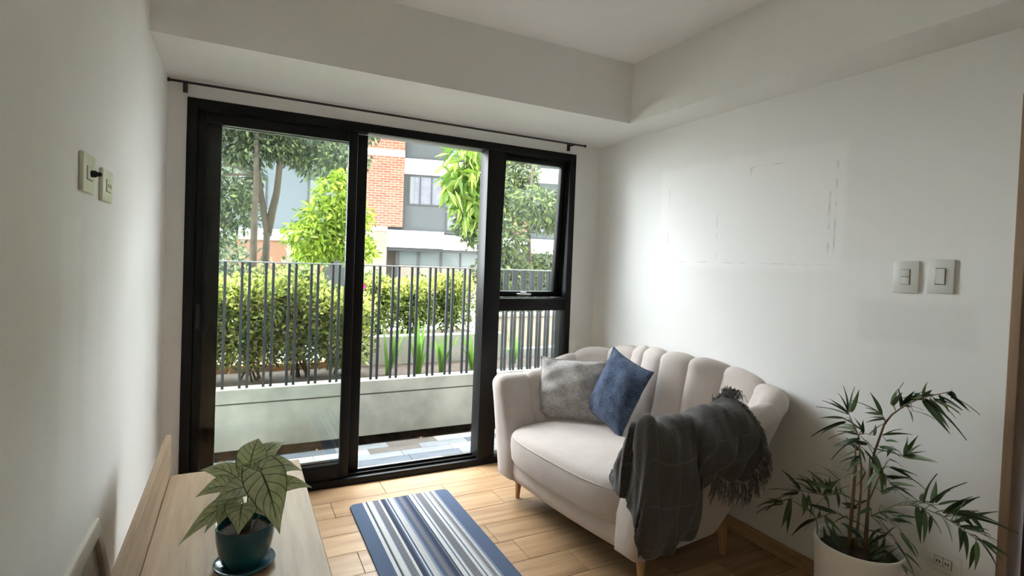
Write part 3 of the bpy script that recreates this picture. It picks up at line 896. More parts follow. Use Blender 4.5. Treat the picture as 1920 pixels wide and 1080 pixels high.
# ------------------------------------------------------------------ throw over the near arm
TH = [
 # inner end ............................ over the arm ............................ outer hem
 [(.430, -.030, .500), (.470, -.085, .470), (.500, -.092, .470), (.535, -.096, .465), (.582, -.106, .440), (.625, -.110, .400), (.650, -.108, .350), (.655, -.108, .295), (.650, -.088, .242)],
 [(.425, .000, .505), (.465, -.060, .535), (.505, -.072, .63), (.53, -.065, .715), (.605, -.060, .790), (.655, -.070, .73), (.680, -.082, .57), (.685, -.092, .40), (.662, -.060, .238)],
 [(.385, .050, .490), (.430, .020, .530), (.480, .010, .63), (.52, .010, .745), (.605, .010, .792), (.675, .000, .735), (.712, -.010, .56), (.715, .000, .39), (.670, .030, .236)],
 [(.335, .110, .500), (.395, .100, .560), (.455, .095, .63), (.51, .085, .745), (.610, .080, .788), (.690, .090, .735), (.735, .095, .56), (.725, .110, .40), (.680, .120, .255)],
 [(.345, .185, .500), (.400, .175, .530), (.445, .170, .63), (.50, .165, .735), (.610, .165, .785), (.690, .170, .735), (.715, .185, .58), (.70, .200, .44), (.675, .215, .270)],
 [(.375, .250, .500), (.415, .240, .560), (.450, .235, .64), (.51, .230, .745), (.615, .235, .790), (.700, .215, .740), (.730, .200, .66), (.705, .215, .57), (.690, .225, .47)],
 [(.440, .330, .540), (.455, .325, .600), (.470, .325, .67), (.52, .330, .755), (.625, .330, .798), (.715, .315, .748), (.760, .300, .67), (.745, .300, .60), (.715, .300, .535)],
 [(.475, 0.367, .625), (.485, 0.381, .665), (.500, 0.386, .71), (.54, 0.391, .775), (.635, 0.391, .808), (.730, 0.381, .758), (.775, 0.372, .67), (.765, 0.367, .59), (.735, 0.367, .520)],
 [(.525, 0.439, .715), (.530, 0.439, .740), (.545, 0.443, .77), (.58, 0.448, .805), (.655, 0.448, .826), (.745, 0.443, .772), (.790, 0.439, .68), (.785, 0.434, .59), (.755, 0.430, .515)],
 [(.580, 0.490, .785), (.590, 0.490, .800), (.605, 0.494, .82), (.63, 0.499, .838), (.685, 0.499, .846), (.765, 0.499, .790), (.805, 0.503, .69), (.800, 0.503, .60), (.770, 0.499, .520)],
]
def cr(p0, p1, p2, p3, t):
    return .5 * ((2 * p1) + (-p0 + p2) * t + (2 * p0 - 5 * p1 + 4 * p2 - p3) * t * t + (-p0 + 3 * p1 - 3 * p2 + p3) * t ** 3)
def upsample(ctrl, k):
    """catmull-rom along the first axis of an array [n, m, 3]"""
    n = ctrl.shape[0]; out = []
    for i in range(n - 1):
        for j in range(k):
            t = j / k
            out.append(cr(ctrl[max(i - 1, 0)], ctrl[i], ctrl[i + 1], ctrl[min(i + 2, n - 1)], t))
    out.append(ctrl[-1]); return np.array(out)
C3 = np.array(TH, float)
C3 = upsample(C3, 9)
C3 = np.transpose(upsample(np.transpose(C3, (1, 0, 2)), 9), (1, 0, 2))
ni, nj = C3.shape[:2]
du = np.gradient(C3, axis=0); dv = np.gradient(C3, axis=1)
nr = np.cross(dv, du); nr /= (np.linalg.norm(nr, axis=2, keepdims=True) + 1e-9)
ui = np.linspace(0, 1, ni)[:, None]; vj = np.linspace(0, 1, nj)[None, :]
wr = 0.010 * np.sin(38 * ui + 9 * vj + 1.3 * np.sin(7 * vj)) * np.clip((vj - .5) * 2.4, 0, 1) + 0.009 * np.sin(19 * ui - 16 * vj + 1) + 0.006 * np.sin(31 * vj + 9 * ui) * np.clip((.55 - vj) * 3, 0, 1) + .003 * np.sin(70 * ui + 40 * vj)
out_ = np.array([1.0, 0, .5]); sg = np.sign((nr * out_).sum(axis=2, keepdims=True)); sg[sg == 0] = 1
big = np.abs(wr)[..., None]
mid_dir = np.where((np.linspace(0, 1, nj) < .42)[None, :, None], nr * np.sign((nr * np.array([-1.0, 0, .6])).sum(axis=2, keepdims=True)), nr * sg)
C3 = C3 + mid_dir * (wr[..., None] + .010)
def throw_mat():
    m, nt, b = new_mat('charcoal_checked_wool')
    uv = N(nt, 'ShaderNodeUVMap'); sp = N(nt, 'ShaderNodeSeparateXYZ'); L(nt, uv.outputs[0], sp.inputs[0])
    msk = None
    for o_, k_ in ((0, 9.0), (1, 8.0)):
        w = math_(nt, 'ABSOLUTE', math_(nt, 'SUBTRACT', math_(nt, 'FRACT', math_(nt, 'MULTIPLY', sp.outputs[o_], k_)), 0.5))
        l = math_(nt, 'LESS_THAN', w, 0.022); msk = l if msk is None else math_(nt, 'MAXIMUM', msk, l)
    nz = noise(nt, coords(nt, 'UV', (300, 300, 1)), 1.0, 2)
    c = ramp(nt, nz, [(0.3, (0.045, 0.042, 0.041)), (0.7, (0.115, 0.107, 0.104))])
    c = mixrgb(nt, math_(nt, 'MULTIPLY', msk, 0.35), c, (0.16, 0.15, 0.145))
    L(nt, c, b.inputs['Base Color'])
    b.inputs['Roughness'].default_value = 0.95
    b.inputs['Specular IOR Level'].default_value = 0.08
    b.inputs['Sheen Weight'].default_value = 0.2
    bump(nt, b, nz, 0.4, 0.002)
    return m
THM = throw_mat()
torig = slocal(.62, .25, .80)
throw = empty('throw_blanket', torig)
tag(throw, 'charcoal checked wool throw with fringed end draped over the sofa arm', 'blanket')
def tl(p): return slocal(*p) - torig
P = [[tl(C3[i, j]) for j in range(nj)] for i in range(ni)]
me = MB().grid(P).mesh('cloth', THM, True)
uvl = me.uv_layers.new(name='UVMap')
for lp in me.loops:
    i, j = divmod(lp.vertex_index, nj); uvl.data[lp.index].uv = (i / ni, j / nj)
o = bpy.data.objects.new('cloth', me); link(o, throw)
md = o.modifiers.new('thick', 'SOLIDIFY'); md.thickness = 0.005; md.offset = 1
# fringe
FRM = mat('grey_wool_fringe', (0.17, 0.162, 0.157), 0.95, var=0.5, scale=90, spec=.05)
rnd = random.Random(11)
g = MB()
for k in range(420):
    v = rnd.random() ** 1.35
    j = min(nj - 1, int(v * nj))
    p = Vector(C3[-1, j]) + Vector((rnd.uniform(-.006, .006), rnd.uniform(-.01, .004), rnd.uniform(-.004, .006)))
    if v < .5:                      # bunched tuft on top of the arm
        a = rnd.uniform(0, 6.28); dirv = Vector((.5 * math.cos(a), .65 + .3 * math.sin(a), rnd.uniform(.2, 1.0)))
        ln = rnd.uniform(.045, .095)
    else:
        dirv = Vector((.10, .40, -.35 - .8 * (v - .5))); ln = rnd.uniform(.06, .10)
    dirv.normalize()
    q = p + dirv * ln * .5 + Vector((rnd.uniform(-.008, .008), rnd.uniform(-.008, .008), .006))
    r = p + dirv * ln * .85 + Vector((rnd.uniform(-.012, .012), rnd.uniform(-.012, .012), -ln * .55))
    g.tube([tl(p), tl(q), tl(r)], [.0022, .002, .0012], 4)
# hem fringe at the back of the outer edge
for k in range(120):
    u = .62 + .38 * rnd.random(); i = min(ni - 1, int(u * ni))
    p = Vector(C3[i, -1]); ln = rnd.uniform(.07, .12)
    q = p + Vector((rnd.uniform(.0, .012), rnd.uniform(-.01, .012), -ln * .5)); r = p + Vector((rnd.uniform(-.012, .01), rnd.uniform(-.014, .02), -ln))
    g.tube([tl(p), tl(q), tl(r)], [.0022, .002, .0012], 4)
tag(g.build('fringe', FRM, throw, smooth=True), kind='stuff')
# ------------------------------------------------------------------ bamboo in a white pot
BR={
 'A':[(2.6, -2.214, 0.426), (2.6, -2.22, 0.589), (2.6, -2.217, 0.694), (2.58, -2.209, 0.823), (2.56, -2.18, 0.904)],
 'B':[(2.62, -2.235, 0.432), (2.63, -2.236, 0.621), (2.64, -2.24, 0.75), (2.65, -2.267, 0.877), (2.66, -2.287, 0.919), (2.67, -2.326, 0.966), (2.68, -2.377, 1.007), (2.7, -2.462, 1.05)],
 'C':[(2.63, -2.244, 0.775), (2.62, -2.308, 0.783), (2.61, -2.358, 0.787)],
 'D':[(2.6, -2.219, 0.55), (2.55, -2.172, 0.578), (2.5, -2.135, 0.563), (2.46, -2.057, 0.56), (2.42, -1.942, 0.468)],
 'E':[(2.58, -2.274, 0.525), (2.5, -2.396, 0.636), (2.48, -2.47, 0.671), (2.45, -2.566, 0.677), (2.42, -2.63, 0.67), (2.4, -2.686, 0.662)],
 'F':[(2.58, -2.234, 0.477), (2.5, -2.176, 0.512), (2.47, -2.12, 0.462)],
 'G':[(2.65, -2.274, 0.879), (2.64, -2.26, 0.918)],
 'H':[(2.6, -2.247, 0.555), (2.58, -2.293, 0.681), (2.56, -2.327, 0.754)],
}
LV=[((2.584, -2.166, 0.897),(2.543, -2.08, 0.933)),
((2.594, -2.157, 0.89),(2.558, -2.047, 0.896)),
((2.574, -2.167, 0.91),(2.56, -2.134, 0.976)),
((2.625, -2.151, 0.897),(2.647, -2.167, 0.994)),
((2.616, -2.13, 0.865),(2.586, -2.048, 0.845)),
((2.602, -2.135, 0.85),(2.577, -2.06, 0.781)),
((2.58, -2.291, 0.932),(2.54, -2.266, 1.013)),
((2.583, -2.293, 0.927),(2.616, -2.212, 0.93)),
((2.7, -2.261, 0.95),(2.722, -2.28, 1.011)),
((2.698, -2.267, 0.956),(2.665, -2.301, 1.022)),
((2.669, -2.256, 0.895),(2.675, -2.2, 0.882)),
((2.694, -2.377, 1.002),(2.721, -2.301, 0.97)),
((2.703, -2.373, 1.004),(2.661, -2.418, 1.047)),
((2.686, -2.387, 1.002),(2.697, -2.464, 0.909)),
((2.68, -2.402, 1.002),(2.646, -2.49, 0.946)),
((2.678, -2.421, 1.004),(2.636, -2.514, 0.991)),
((2.706, -2.419, 1.022),(2.734, -2.479, 0.986)),
((2.683, -2.453, 1.039),(2.66, -2.564, 0.994)),
((2.705, -2.372, 0.989),(2.706, -2.441, 0.936)),
((2.703, -2.403, 1.011),(2.729, -2.466, 0.948)),
((2.681, -2.321, 0.964),(2.668, -2.391, 0.962)),
((2.686, -2.336, 0.945),(2.675, -2.353, 0.906)),
((2.66, -2.358, 0.953),(2.637, -2.442, 0.947)),
((2.699, -2.3, 0.945),(2.653, -2.364, 1.031)),
((2.653, -2.482, 1.057),(2.659, -2.497, 1.032)),
((2.587, -2.265, 0.839),(2.585, -2.27, 0.885)),
((2.678, -2.254, 0.825),(2.659, -2.328, 0.874)),
((2.63, -2.287, 0.819),(2.597, -2.349, 0.836)),
((2.595, -2.279, 0.802),(2.563, -2.375, 0.792)),
((2.608, -2.359, 0.788),(2.583, -2.486, 0.809)),
((2.591, -2.377, 0.796),(2.609, -2.419, 0.851)),
((2.589, -2.374, 0.799),(2.59, -2.377, 0.852)),
((2.624, -2.311, 0.805),(2.583, -2.368, 0.794)),
((2.574, -2.332, 0.768),(2.544, -2.392, 0.766)),
((2.616, -2.319, 0.729),(2.621, -2.388, 0.711)),
((2.584, -2.33, 0.694),(2.564, -2.412, 0.729)),
((2.581, -2.319, 0.705),(2.572, -2.358, 0.65)),
((2.573, -2.351, 0.668),(2.585, -2.401, 0.676)),
((2.624, -2.176, 0.831),(2.66, -2.071, 0.803)),
((2.614, -2.19, 0.813),(2.65, -2.085, 0.792)),
((2.571, -2.222, 0.813),(2.547, -2.134, 0.757)),
((2.628, -2.185, 0.756),(2.648, -2.092, 0.762)),
((2.595, -2.197, 0.749),(2.63, -2.126, 0.696)),
((2.607, -2.203, 0.779),(2.631, -2.146, 0.742)),
((2.588, -2.218, 0.847),(2.555, -2.202, 0.895)),
((2.597, -2.221, 0.832),(2.559, -2.239, 0.894)),
((2.593, -2.231, 0.806),(2.629, -2.249, 0.762)),
((2.59, -2.215, 0.74),(2.541, -2.187, 0.692)),
((2.573, -2.232, 0.733),(2.538, -2.219, 0.674)),
((2.617, -2.198, 0.761),(2.6, -2.232, 0.715)),
((2.587, -2.243, 0.765),(2.546, -2.31, 0.721)),
((2.629, -2.202, 0.838),(2.617, -2.119, 0.838)),
((2.582, -2.262, 0.728),(2.538, -2.325, 0.699)),
((2.573, -2.301, 0.729),(2.538, -2.328, 0.636)),
((2.611, -2.199, 0.671),(2.574, -2.166, 0.633)),
((2.572, -2.248, 0.694),(2.567, -2.219, 0.624)),
((2.585, -2.273, 0.761),(2.625, -2.298, 0.646)),
((2.577, -2.247, 0.798),(2.575, -2.184, 0.793)),
((2.616, -2.194, 0.706),(2.603, -2.149, 0.708)),
((2.524, -2.014, 0.532),(2.517, -1.962, 0.538)),
((2.481, -2.046, 0.557),(2.468, -1.985, 0.596)),
((2.464, -2.047, 0.541),(2.452, -1.979, 0.507)),
((2.466, -2.022, 0.506),(2.496, -1.879, 0.386)),
((2.483, -1.968, 0.464),(2.478, -1.903, 0.454)),
((2.449, -2.025, 0.502),(2.422, -2.007, 0.383)),
((2.487, -2.057, 0.533),(2.455, -2.077, 0.476)),
((2.496, -2.075, 0.531),(2.525, -2.064, 0.435)),
((2.505, -2.101, 0.556),(2.46, -2.046, 0.616)),
((2.559, -2.083, 0.539),(2.56, -2.037, 0.602)),
((2.57, -2.092, 0.533),(2.556, -2.166, 0.635)),
((2.565, -2.096, 0.532),(2.573, -2.116, 0.488)),
((2.568, -2.116, 0.551),(2.585, -2.079, 0.598)),
((2.565, -2.149, 0.566),(2.523, -2.18, 0.524)),
((2.555, -2.169, 0.591),(2.583, -2.177, 0.535)),
((2.582, -2.123, 0.552),(2.615, -2.17, 0.597)),
((2.517, -2.092, 0.582),(2.526, -2.001, 0.593)),
((2.576, -2.124, 0.616),(2.584, -2.038, 0.607)),
((2.584, -2.134, 0.635),(2.581, -2.087, 0.641)),
((2.473, -1.975, 0.461),(2.485, -1.841, 0.362)),
((2.432, -1.96, 0.47),(2.465, -1.903, 0.465)),
((2.571, -2.097, 0.575),(2.528, -2.041, 0.624)),
((2.551, -2.069, 0.423),(2.588, -1.981, 0.334)),
((2.537, -2.086, 0.434),(2.491, -2.066, 0.385)),
((2.547, -2.071, 0.441),(2.508, -2.036, 0.481)),
((2.562, -2.086, 0.437),(2.572, -2.061, 0.488)),
((2.518, -2.136, 0.475),(2.483, -2.168, 0.443)),
((2.566, -2.137, 0.482),(2.567, -2.065, 0.466)),
((2.58, -2.424, 0.634),(2.613, -2.374, 0.635)),
((2.54, -2.456, 0.668),(2.49, -2.483, 0.715)),
((2.565, -2.477, 0.666),(2.516, -2.508, 0.765)),
((2.552, -2.499, 0.678),(2.513, -2.554, 0.75)),
((2.545, -2.508, 0.676),(2.565, -2.574, 0.714)),
((2.533, -2.541, 0.66),(2.533, -2.626, 0.754)),
((2.575, -2.45, 0.633),(2.543, -2.452, 0.544)),
((2.556, -2.471, 0.631),(2.536, -2.525, 0.581)),
((2.563, -2.48, 0.621),(2.582, -2.469, 0.544)),
((2.496, -2.577, 0.689),(2.493, -2.642, 0.719)),
((2.463, -2.601, 0.706),(2.416, -2.718, 0.731)),
((2.478, -2.625, 0.701),(2.472, -2.668, 0.662)),
((2.507, -2.594, 0.676),(2.511, -2.623, 0.657)),
((2.495, -2.547, 0.66),(2.478, -2.572, 0.634)),
((2.499, -2.601, 0.637),(2.496, -2.613, 0.547)),
((2.431, -2.663, 0.638),(2.457, -2.637, 0.535)),
((2.472, -2.659, 0.631),(2.43, -2.715, 0.589)),
((2.455, -2.665, 0.646),(2.44, -2.741, 0.632)),
((2.499, -2.604, 0.645),(2.477, -2.699, 0.652)),
((2.478, -2.591, 0.661),(2.472, -2.645, 0.73)),
((2.58, -2.447, 0.651),(2.539, -2.517, 0.655)),
((2.446, -2.644, 0.68),(2.452, -2.689, 0.67)),
((2.527, -2.554, 0.673),(2.523, -2.585, 0.713)),
((2.58, -2.396, 0.44),(2.607, -2.441, 0.394)),
((2.591, -2.407, 0.485),(2.547, -2.454, 0.463)),
((2.61, -2.378, 0.381),(2.578, -2.407, 0.365)),
((2.588, -2.322, 0.56),(2.613, -2.354, 0.584)),
((2.595, -2.339, 0.537),(2.617, -2.398, 0.546)),
((2.58, -2.305, 0.583),(2.609, -2.313, 0.516)),
((2.581, -2.272, 0.554),(2.544, -2.238, 0.516)),
((2.586, -2.186, 0.485),(2.566, -2.139, 0.436)),
((2.603, -2.275, 0.522),(2.634, -2.316, 0.468)),
((2.585, -2.159, 0.442),(2.535, -2.246, 0.454)),
((2.589, -2.326, 0.474),(2.588, -2.262, 0.392)),
((2.599, -2.351, 0.513),(2.614, -2.302, 0.428)),
((2.592, -2.199, 0.444),(2.549, -2.281, 0.446)),
((2.585, -2.26, 0.459),(2.611, -2.341, 0.47)),
((2.588, -2.361, 0.563),(2.607, -2.432, 0.577)),
((2.629, -2.231, 0.558),(2.636, -2.171, 0.5)),
((2.611, -2.2, 0.517),(2.615, -2.136, 0.512)),
((2.589, -2.305, 0.625),(2.621, -2.339, 0.663)),]
POTW = mat('white_ribbed_ceramic', (0.82, 0.78, 0.71), 0.6, var=0.05, scale=5)
BLEAF = None
def bamboo_leaf_mat():
    m, nt, b = new_mat('bamboo_leaf')
    oi = N(nt, 'ShaderNodeObjectInfo')
    c = ramp(nt, oi.outputs['Random'], [(0.0, (0.018, 0.040, 0.014)), (0.45, (0.045, 0.085, 0.028)), (0.8, (0.085, 0.14, 0.045)), (1.0, (0.20, 0.26, 0.14))])
    L(nt, c, b.inputs['Base Color']); b.inputs['Roughness'].default_value = 0.42
    t = N(nt, 'ShaderNodeBsdfTranslucent'); L(nt, c, t.inputs[0])
    mx = N(nt, 'ShaderNodeMixShader'); mx.inputs[0].default_value = 0.22
    L(nt, b.outputs[0], mx.inputs[1]); L(nt, t.outputs[0], mx.inputs[2]); L(nt, mx.outputs[0], nt.nodes['Material Output'].inputs[0])
    return m
BLEAF = bamboo_leaf_mat()
CANE = mat('bamboo_cane', (0.22, 0.13, 0.055), 0.5, var=0.3, scale=14)
TWIG = mat('green_twig', (0.12, 0.13, 0.05), 0.55)
BP = Vector((2.60, -2.222, 0))
bam = empty('potted_bamboo', BP)
tag(bam, 'slender bamboo plant in a white cylinder pot on the floor by the wall', 'plant')
prof = [(.128, 0.0), (.138, .004)]
for k in range(1, 48):
    z = .004 + .38 * k / 48
    prof.append((.139 + .016 * k / 48 + (.0014 if k % 2 else 0), z))
prof += [(.1565, .386), (.156, .391), (.150, .392), (.1455, .388), (.145, .33), (.02, .329)]
MB().lathe(prof, 56).build('pot', POTW, bam, auto=50)
g = MB().lathe([(.1445, .325), (.143, .343), (.09, .35), (.04, .352), (.004, .353)], 32)
g.build('soil', SOIL, bam, smooth=True)
rnd = random.Random(21)
brs = {}
allp = []
for kk, pts in BR.items():
    pts = [Vector(p) - BP for p in pts]
    if kk in 'AB': pts = [Vector((pts[0].x, pts[0].y, .34))] + pts
    P2 = []
    for i in range(len(pts) - 1):
        for t in (0, .33, .66):
            P2.append(pts[i].lerp(pts[i + 1], t))
    P2.append(pts[-1]); brs[kk] = P2
    r0 = .0058 if kk in 'AB' else .0026
    g = MB().tube(P2, [lerp(r0, .0013, (i / (len(P2) - 1)) ** 1.3) for i in range(len(P2))], 7)
    brs[kk + '_mb'] = g
for dx, dy, zt, lx in ((-.03, .02, .78, .012), (.035, -.012, .74, -.01), (.0, .035, .70, .02)):
    p = [Vector((dx, dy, .34)), Vector((dx + lx * .5, dy, .34 + (zt - .34) * .5)), Vector((dx + lx, dy, zt))]
    MB().tube(p, [.0056, .005, .003], 8).build('cane', CANE, bam, smooth=True)
lm = []
leafbm = MB()
Pg = []
for i in range(8):
    v = i / 7
    hw = .088 * math.sin(math.pi * (v * .94 + .06) ** .62) if v < 1 else .0005
    Pg.append([Vector((-hw, v, .018 + .05 * math.sin(math.pi * v))), Vector((0, v, .05 * math.sin(math.pi * v))), Vector((hw, v, .018 + .05 * math.sin(math.pi * v)))])
leaf_me = leafbm.grid(Pg).mesh('leaf', BLEAF, True)
def place_leaf(b, t, roll, wscale=1.0):
    b, t = Vector(b), Vector(t)
    y = t - b; ln = y.length; y.normalize()
    ref = Vector((0, 0, 1)) if abs(y.z) < .92 else Vector((1, 0, 0))
    x = y.cross(ref).normalized(); z = x.cross(y)
    x, z = x * math.cos(roll) + z * math.sin(roll), z * math.cos(roll) - x * math.sin(roll)
    wl = min(max(ln, .085), .12) * wscale
    M_ = Matrix(((x.x * wl, y.x * ln, z.x * ln, b.x), (x.y * wl, y.y * ln, z.y * ln, b.y), (x.z * wl, y.z * ln, z.z * ln, b.z), (0, 0, 0, 1)))
    o = bpy.data.objects.new('leaf', leaf_me); link(o, bam); o.matrix_local = M_
def nearest(b):
    best = None
    for kk in BR:
        for i, p in enumerate(brs[kk]):
            d = (p - b).length
            if best is None or d < best[0]: best = (d, kk, p)
    return best
for b, t in LV:
    b = Vector(b) - BP; t = Vector(t) - BP
    for q in (b, t):
        if q.x > .255: q.x = .255
        if q.z < .335 and math.hypot(q.x, q.y) < .15: q.z = .36
    d, kk, p = nearest(b)
    if 0.006 < d < .16:
        brs[kk + '_mb'].tube([p, p.lerp(b, .5) + Vector((0, 0, d * .12)), b], [.0014, .0012, .0009], 5)
    place_leaf(b, t, rnd.uniform(-.9, .9), rnd.uniform(.85, 1.2))
    for _ in range(rnd.choice((0, 1, 1, 2))):
        off = Vector((rnd.uniform(-.03, .03), rnd.uniform(-.03, .03), rnd.uniform(-.03, .02)))
        t2 = t + off * 1.6
        if t2.x > .255: t2.x = .255
        place_leaf(b.lerp(p, .3) if d < .16 else b, t2, rnd.uniform(-.9, .9), .9)
for k in range(34):
    a = rnd.uniform(0, 6.28); r_ = rnd.uniform(.02, .12)
    b = Vector((r_ * math.cos(a), r_ * math.sin(a), .345)); a += rnd.uniform(-1, 1); l_ = rnd.uniform(.06, .12)
    t = b + Vector((l_ * math.cos(a) * .8, l_ * math.sin(a) * .8, rnd.uniform(.02, .07)))
    if math.hypot(t.x, t.y) > .135: t *= .135 / math.hypot(t.x, t.y); t.z = max(t.z, .40)
    place_leaf(b, t, rnd.uniform(-.9, .9), 1.0)
for kk in BR:
    brs[kk + '_mb'].build('branch', CANE if kk in 'AB' else TWIG, bam, smooth=True)
# ------------------------------------------------------------------ balcony and planter
DZ = -0.03
bf = struct(MB().box(-2.2, 4.6, 0.12, 0.785, -0.25, DZ - .006).build('balcony_floor', mat('deck_joint', (0.10, 0.10, 0.10), .9)))
TILEM = []
for nm, c in (('slate_grey_tile', (0.065, 0.076, 0.092)), ('pale_grey_tile', (0.13, 0.14, 0.148)), ('white_tile', (0.25, 0.245, 0.225)), ('taupe_tile', (0.085, 0.075, 0.065))):
    TILEM.append(mat(nm, c, 0.35, var=0.12, scale=9, spec=.45))
tcache = {}
rnd = random.Random(5)
seq = [0, 1, 2, 1, 0, 3, 2, 1, 0, 2, 1, 0, 1, 2, 3]
q = 0
for r in range(6):
    ya = .122 + r * .1105; x = -2.2 + (r * .37) % .6
    first = True
    while x < 4.55:
        ln = .40; k = seq[(q * 7 + r * 3) % len(seq)]; q += 1
        if k not in tcache: tcache[k] = MB().bev(-.1985, .1985, -.0535, .0535, -.0058, 0.0, .0012, 1).mesh('deck_tile', TILEM[k])
        o = bpy.data.objects.new('deck_tile', tcache[k]); o.location = (x + .2, ya + .0545, DZ); link(o, bf)
        x += ln
struct(MB().box(-2.2, 4.6, .785, 1.10, -0.3, -0.13).build('drain_bed', SOIL))
LITTER = leaf_mat('dry_leaves', [(0, (.10, .05, .025)), (.5, (.25, .07, .03)), (.8, (.22, .15, .06)), (1, (.35, .30, .15))], .1)

def leaf_cloud(pts, dirs, ln, wd, rs, fold=.25):
    """arrays of base points and directions -> vertices and faces of folded leaf blades"""
    n = len(pts)
    d = dirs / (np.linalg.norm(dirs, axis=1, keepdims=True) + 1e-9)
    a = rs.normal(size=(n, 3)); s = np.cross(d, a); s /= (np.linalg.norm(s, axis=1, keepdims=True) + 1e-9)
    nn_ = np.cross(s, d)
    l = (ln * rs.uniform(.65, 1.3, n))[:, None]; w = (wd * rs.uniform(.7, 1.25, n))[:, None]
    base = pts; tip = pts + d * l - np.array([0, 0, 1]) * l * .12
    mid = pts + d * l * .48
    lf = mid + s * w * .5 + nn_ * w * fold; rg = mid - s * w * .5 + nn_ * w * fold
    V = np.stack([base, lf, tip, rg], axis=1).reshape(-1, 3)
    i = np.arange(n)[:, None] * 4
    F = np.concatenate([np.concatenate([i, i + 1, i + 2], 1), np.concatenate([i, i + 2, i + 3], 1)], 0)
    return V, F
def mesh_np(name, V, F, m):
    me = bpy.data.meshes.new(name)
    me.vertices.add(len(V)); me.vertices.foreach_set('co', V.astype(np.float32).ravel())
    me.loops.add(F.size); me.loops.foreach_set('vertex_index', F.astype(np.int32).ravel())
    me.polygons.add(len(F)); me.polygons.foreach_set('loop_start', np.arange(0, F.size, 3, dtype=np.int32))
    me.materials.append(m); me.update(calc_edges=True); me.validate()
    return me
def foliage(name, blobs, n, ln, wd, m, parent, seed, shell=.55, droop=.3, upw=0.0, origin=(0, 0, 0)):
    rs = np.random.RandomState(seed)
    w = np.array([b[1][0] * b[1][1] * b[1][2] for b in blobs]) ** .67; w /= w.sum()
    idx = rs.choice(len(blobs), n, p=w)
    c = np.array([b[0] for b in blobs])[idx]; r = np.array([b[1] for b in blobs])[idx]
    u = rs.normal(size=(n, 3)); u /= np.linalg.norm(u, axis=1, keepdims=True)
    # small twig clumps give the crown its grain
    rad = (shell + (1 - shell) * rs.uniform(0, 1, n) ** .6)[:, None]
    p = c + u * r * rad
    cl_ = rs.normal(size=(n, 3)) * np.array([.12, .12, .10]) * r
    p = p + cl_ * .5
    d = u * .7 + rs.normal(size=(n, 3)) * .6 + np.array([0, 0, upw - droop])
    V, F = leaf_cloud(p - np.array(origin), d, ln, wd, rs)
    o = bpy.data.objects.new(name, mesh_np(name, V, F, m)); link(o, parent)
    return tag(o, kind='stuff')
rs = np.random.RandomState(9)
pp = np.stack([rs.uniform(-.6, 3.0, 260), rs.uniform(.80, 1.03, 260), rs.uniform(-.128, -.11, 260)], 1)
V, F = leaf_cloud(pp, np.stack([rs.normal(size=260), rs.normal(size=260), rs.uniform(0, .3, 260)], 1), .05, .03, rs)
o = bpy.data.objects.new('leaf_litter', mesh_np('leaf_litter', V, F, LITTER)); link(o)
tag(o, 'brown and red dry leaves lying in the drain beside the deck', 'leaves', kind='stuff')

# planter wall
pw = empty('wall_planter'); struct(pw)
MB().box(-2.2, 5.2, 1.042, 1.16, -.045, .300).build('wall_body', CONCRETE, pw)
MB().box(-2.2, 5.2, 1.052, 1.15, .300, .310).build('groove', mat('groove_joint', (0.13, 0.125, 0.11), .9), pw)
x = -2.2
while x < 5.2:
    MB().bev(x + .001, x + 4.899, 1.040, 1.165, .310, .418, .004, 1).build('coping', CONCRETE, pw)
    x += 4.9
struct(MB().box(-2.4, 6.5, 1.1655, 1.915, -.3, .365).build('planter_bed', SOIL))

# railing
rail = empty('balcony_railing', (1.0, 1.085, .418))
tag(rail, 'grey steel balcony railing with paired upright bars on the planter wall', 'railing')
bar_me = MB().bev(-.010, .010, -.011, .011, 0, .962, .0015, 1).mesh('baluster', RAILM)
def bar(x, y, a=0.0):
    o = bpy.data.objects.new('baluster', bar_me); o.location = (x - 1.0, y - 1.085, 0); o.rotation_euler = (0, 0, a); link(o, rail)
x = -1.597
while x < 2.30:
    bar(x, 1.085); bar(x + .051, 1.085)
    x += .1653
x = 2.425
while x < 4.6:                      # closer set bars toward the corner of the block
    bar(x, 1.085); bar(x + .033, 1.085)
    x += .094
MB().bev(-2.6, 3.7, -.016, .016, .962, .972, .002, 1).build('top_rail', mat('rail_top_steel', (.16, .165, .17), .35, spec=.5), rail)

# rear planter
rw = empty('wall_garden'); struct(rw)
MB().bev(1.30, 3.05, 1.918, 2.05, .2, .655, .006, 1).build('low_wall', CONC_LIGHT, rw)
MB().bev(-2.4, 1.299, 1.918, 2.05, .2, .43, .006, 1).build('kerb', mat('terracotta_kerb', (.42, .20, .11), .9, var=.3), rw)
BEIGE = mat('beige_render', (.46, .38, .30), .85, var=.08)
MB().bev(3.20, 6.2, 2.55, 2.70, -.3, .76, .006, 1).bev(3.15, 6.25, 2.52, 2.73, .7605, .80, .006, 1).build('tall_wall', BEIGE, rw)
MB().bev(3.06, 5.0, 1.95, 2.06, .2, .46, .006, 1).build('low_wall', CONC_LIGHT, rw)
struct(MB().box(1.30, 3.05, 2.0505, 3.1, -.3, .55).build('rear_bed', SOIL))
struct(MB().box(-40, 60, 1.1, 70, -.5, -.30).build('ground', mat('pale_paving', (.52, .50, .46), .85, var=.1, scale=.6)))
LAWN = mat('lawn', (.10, .17, .04), .95, var=.35, scale=3)
struct(MB().box(-8, 12, 3.2, 5.6, -.4, -.27).build('lawn', LAWN))

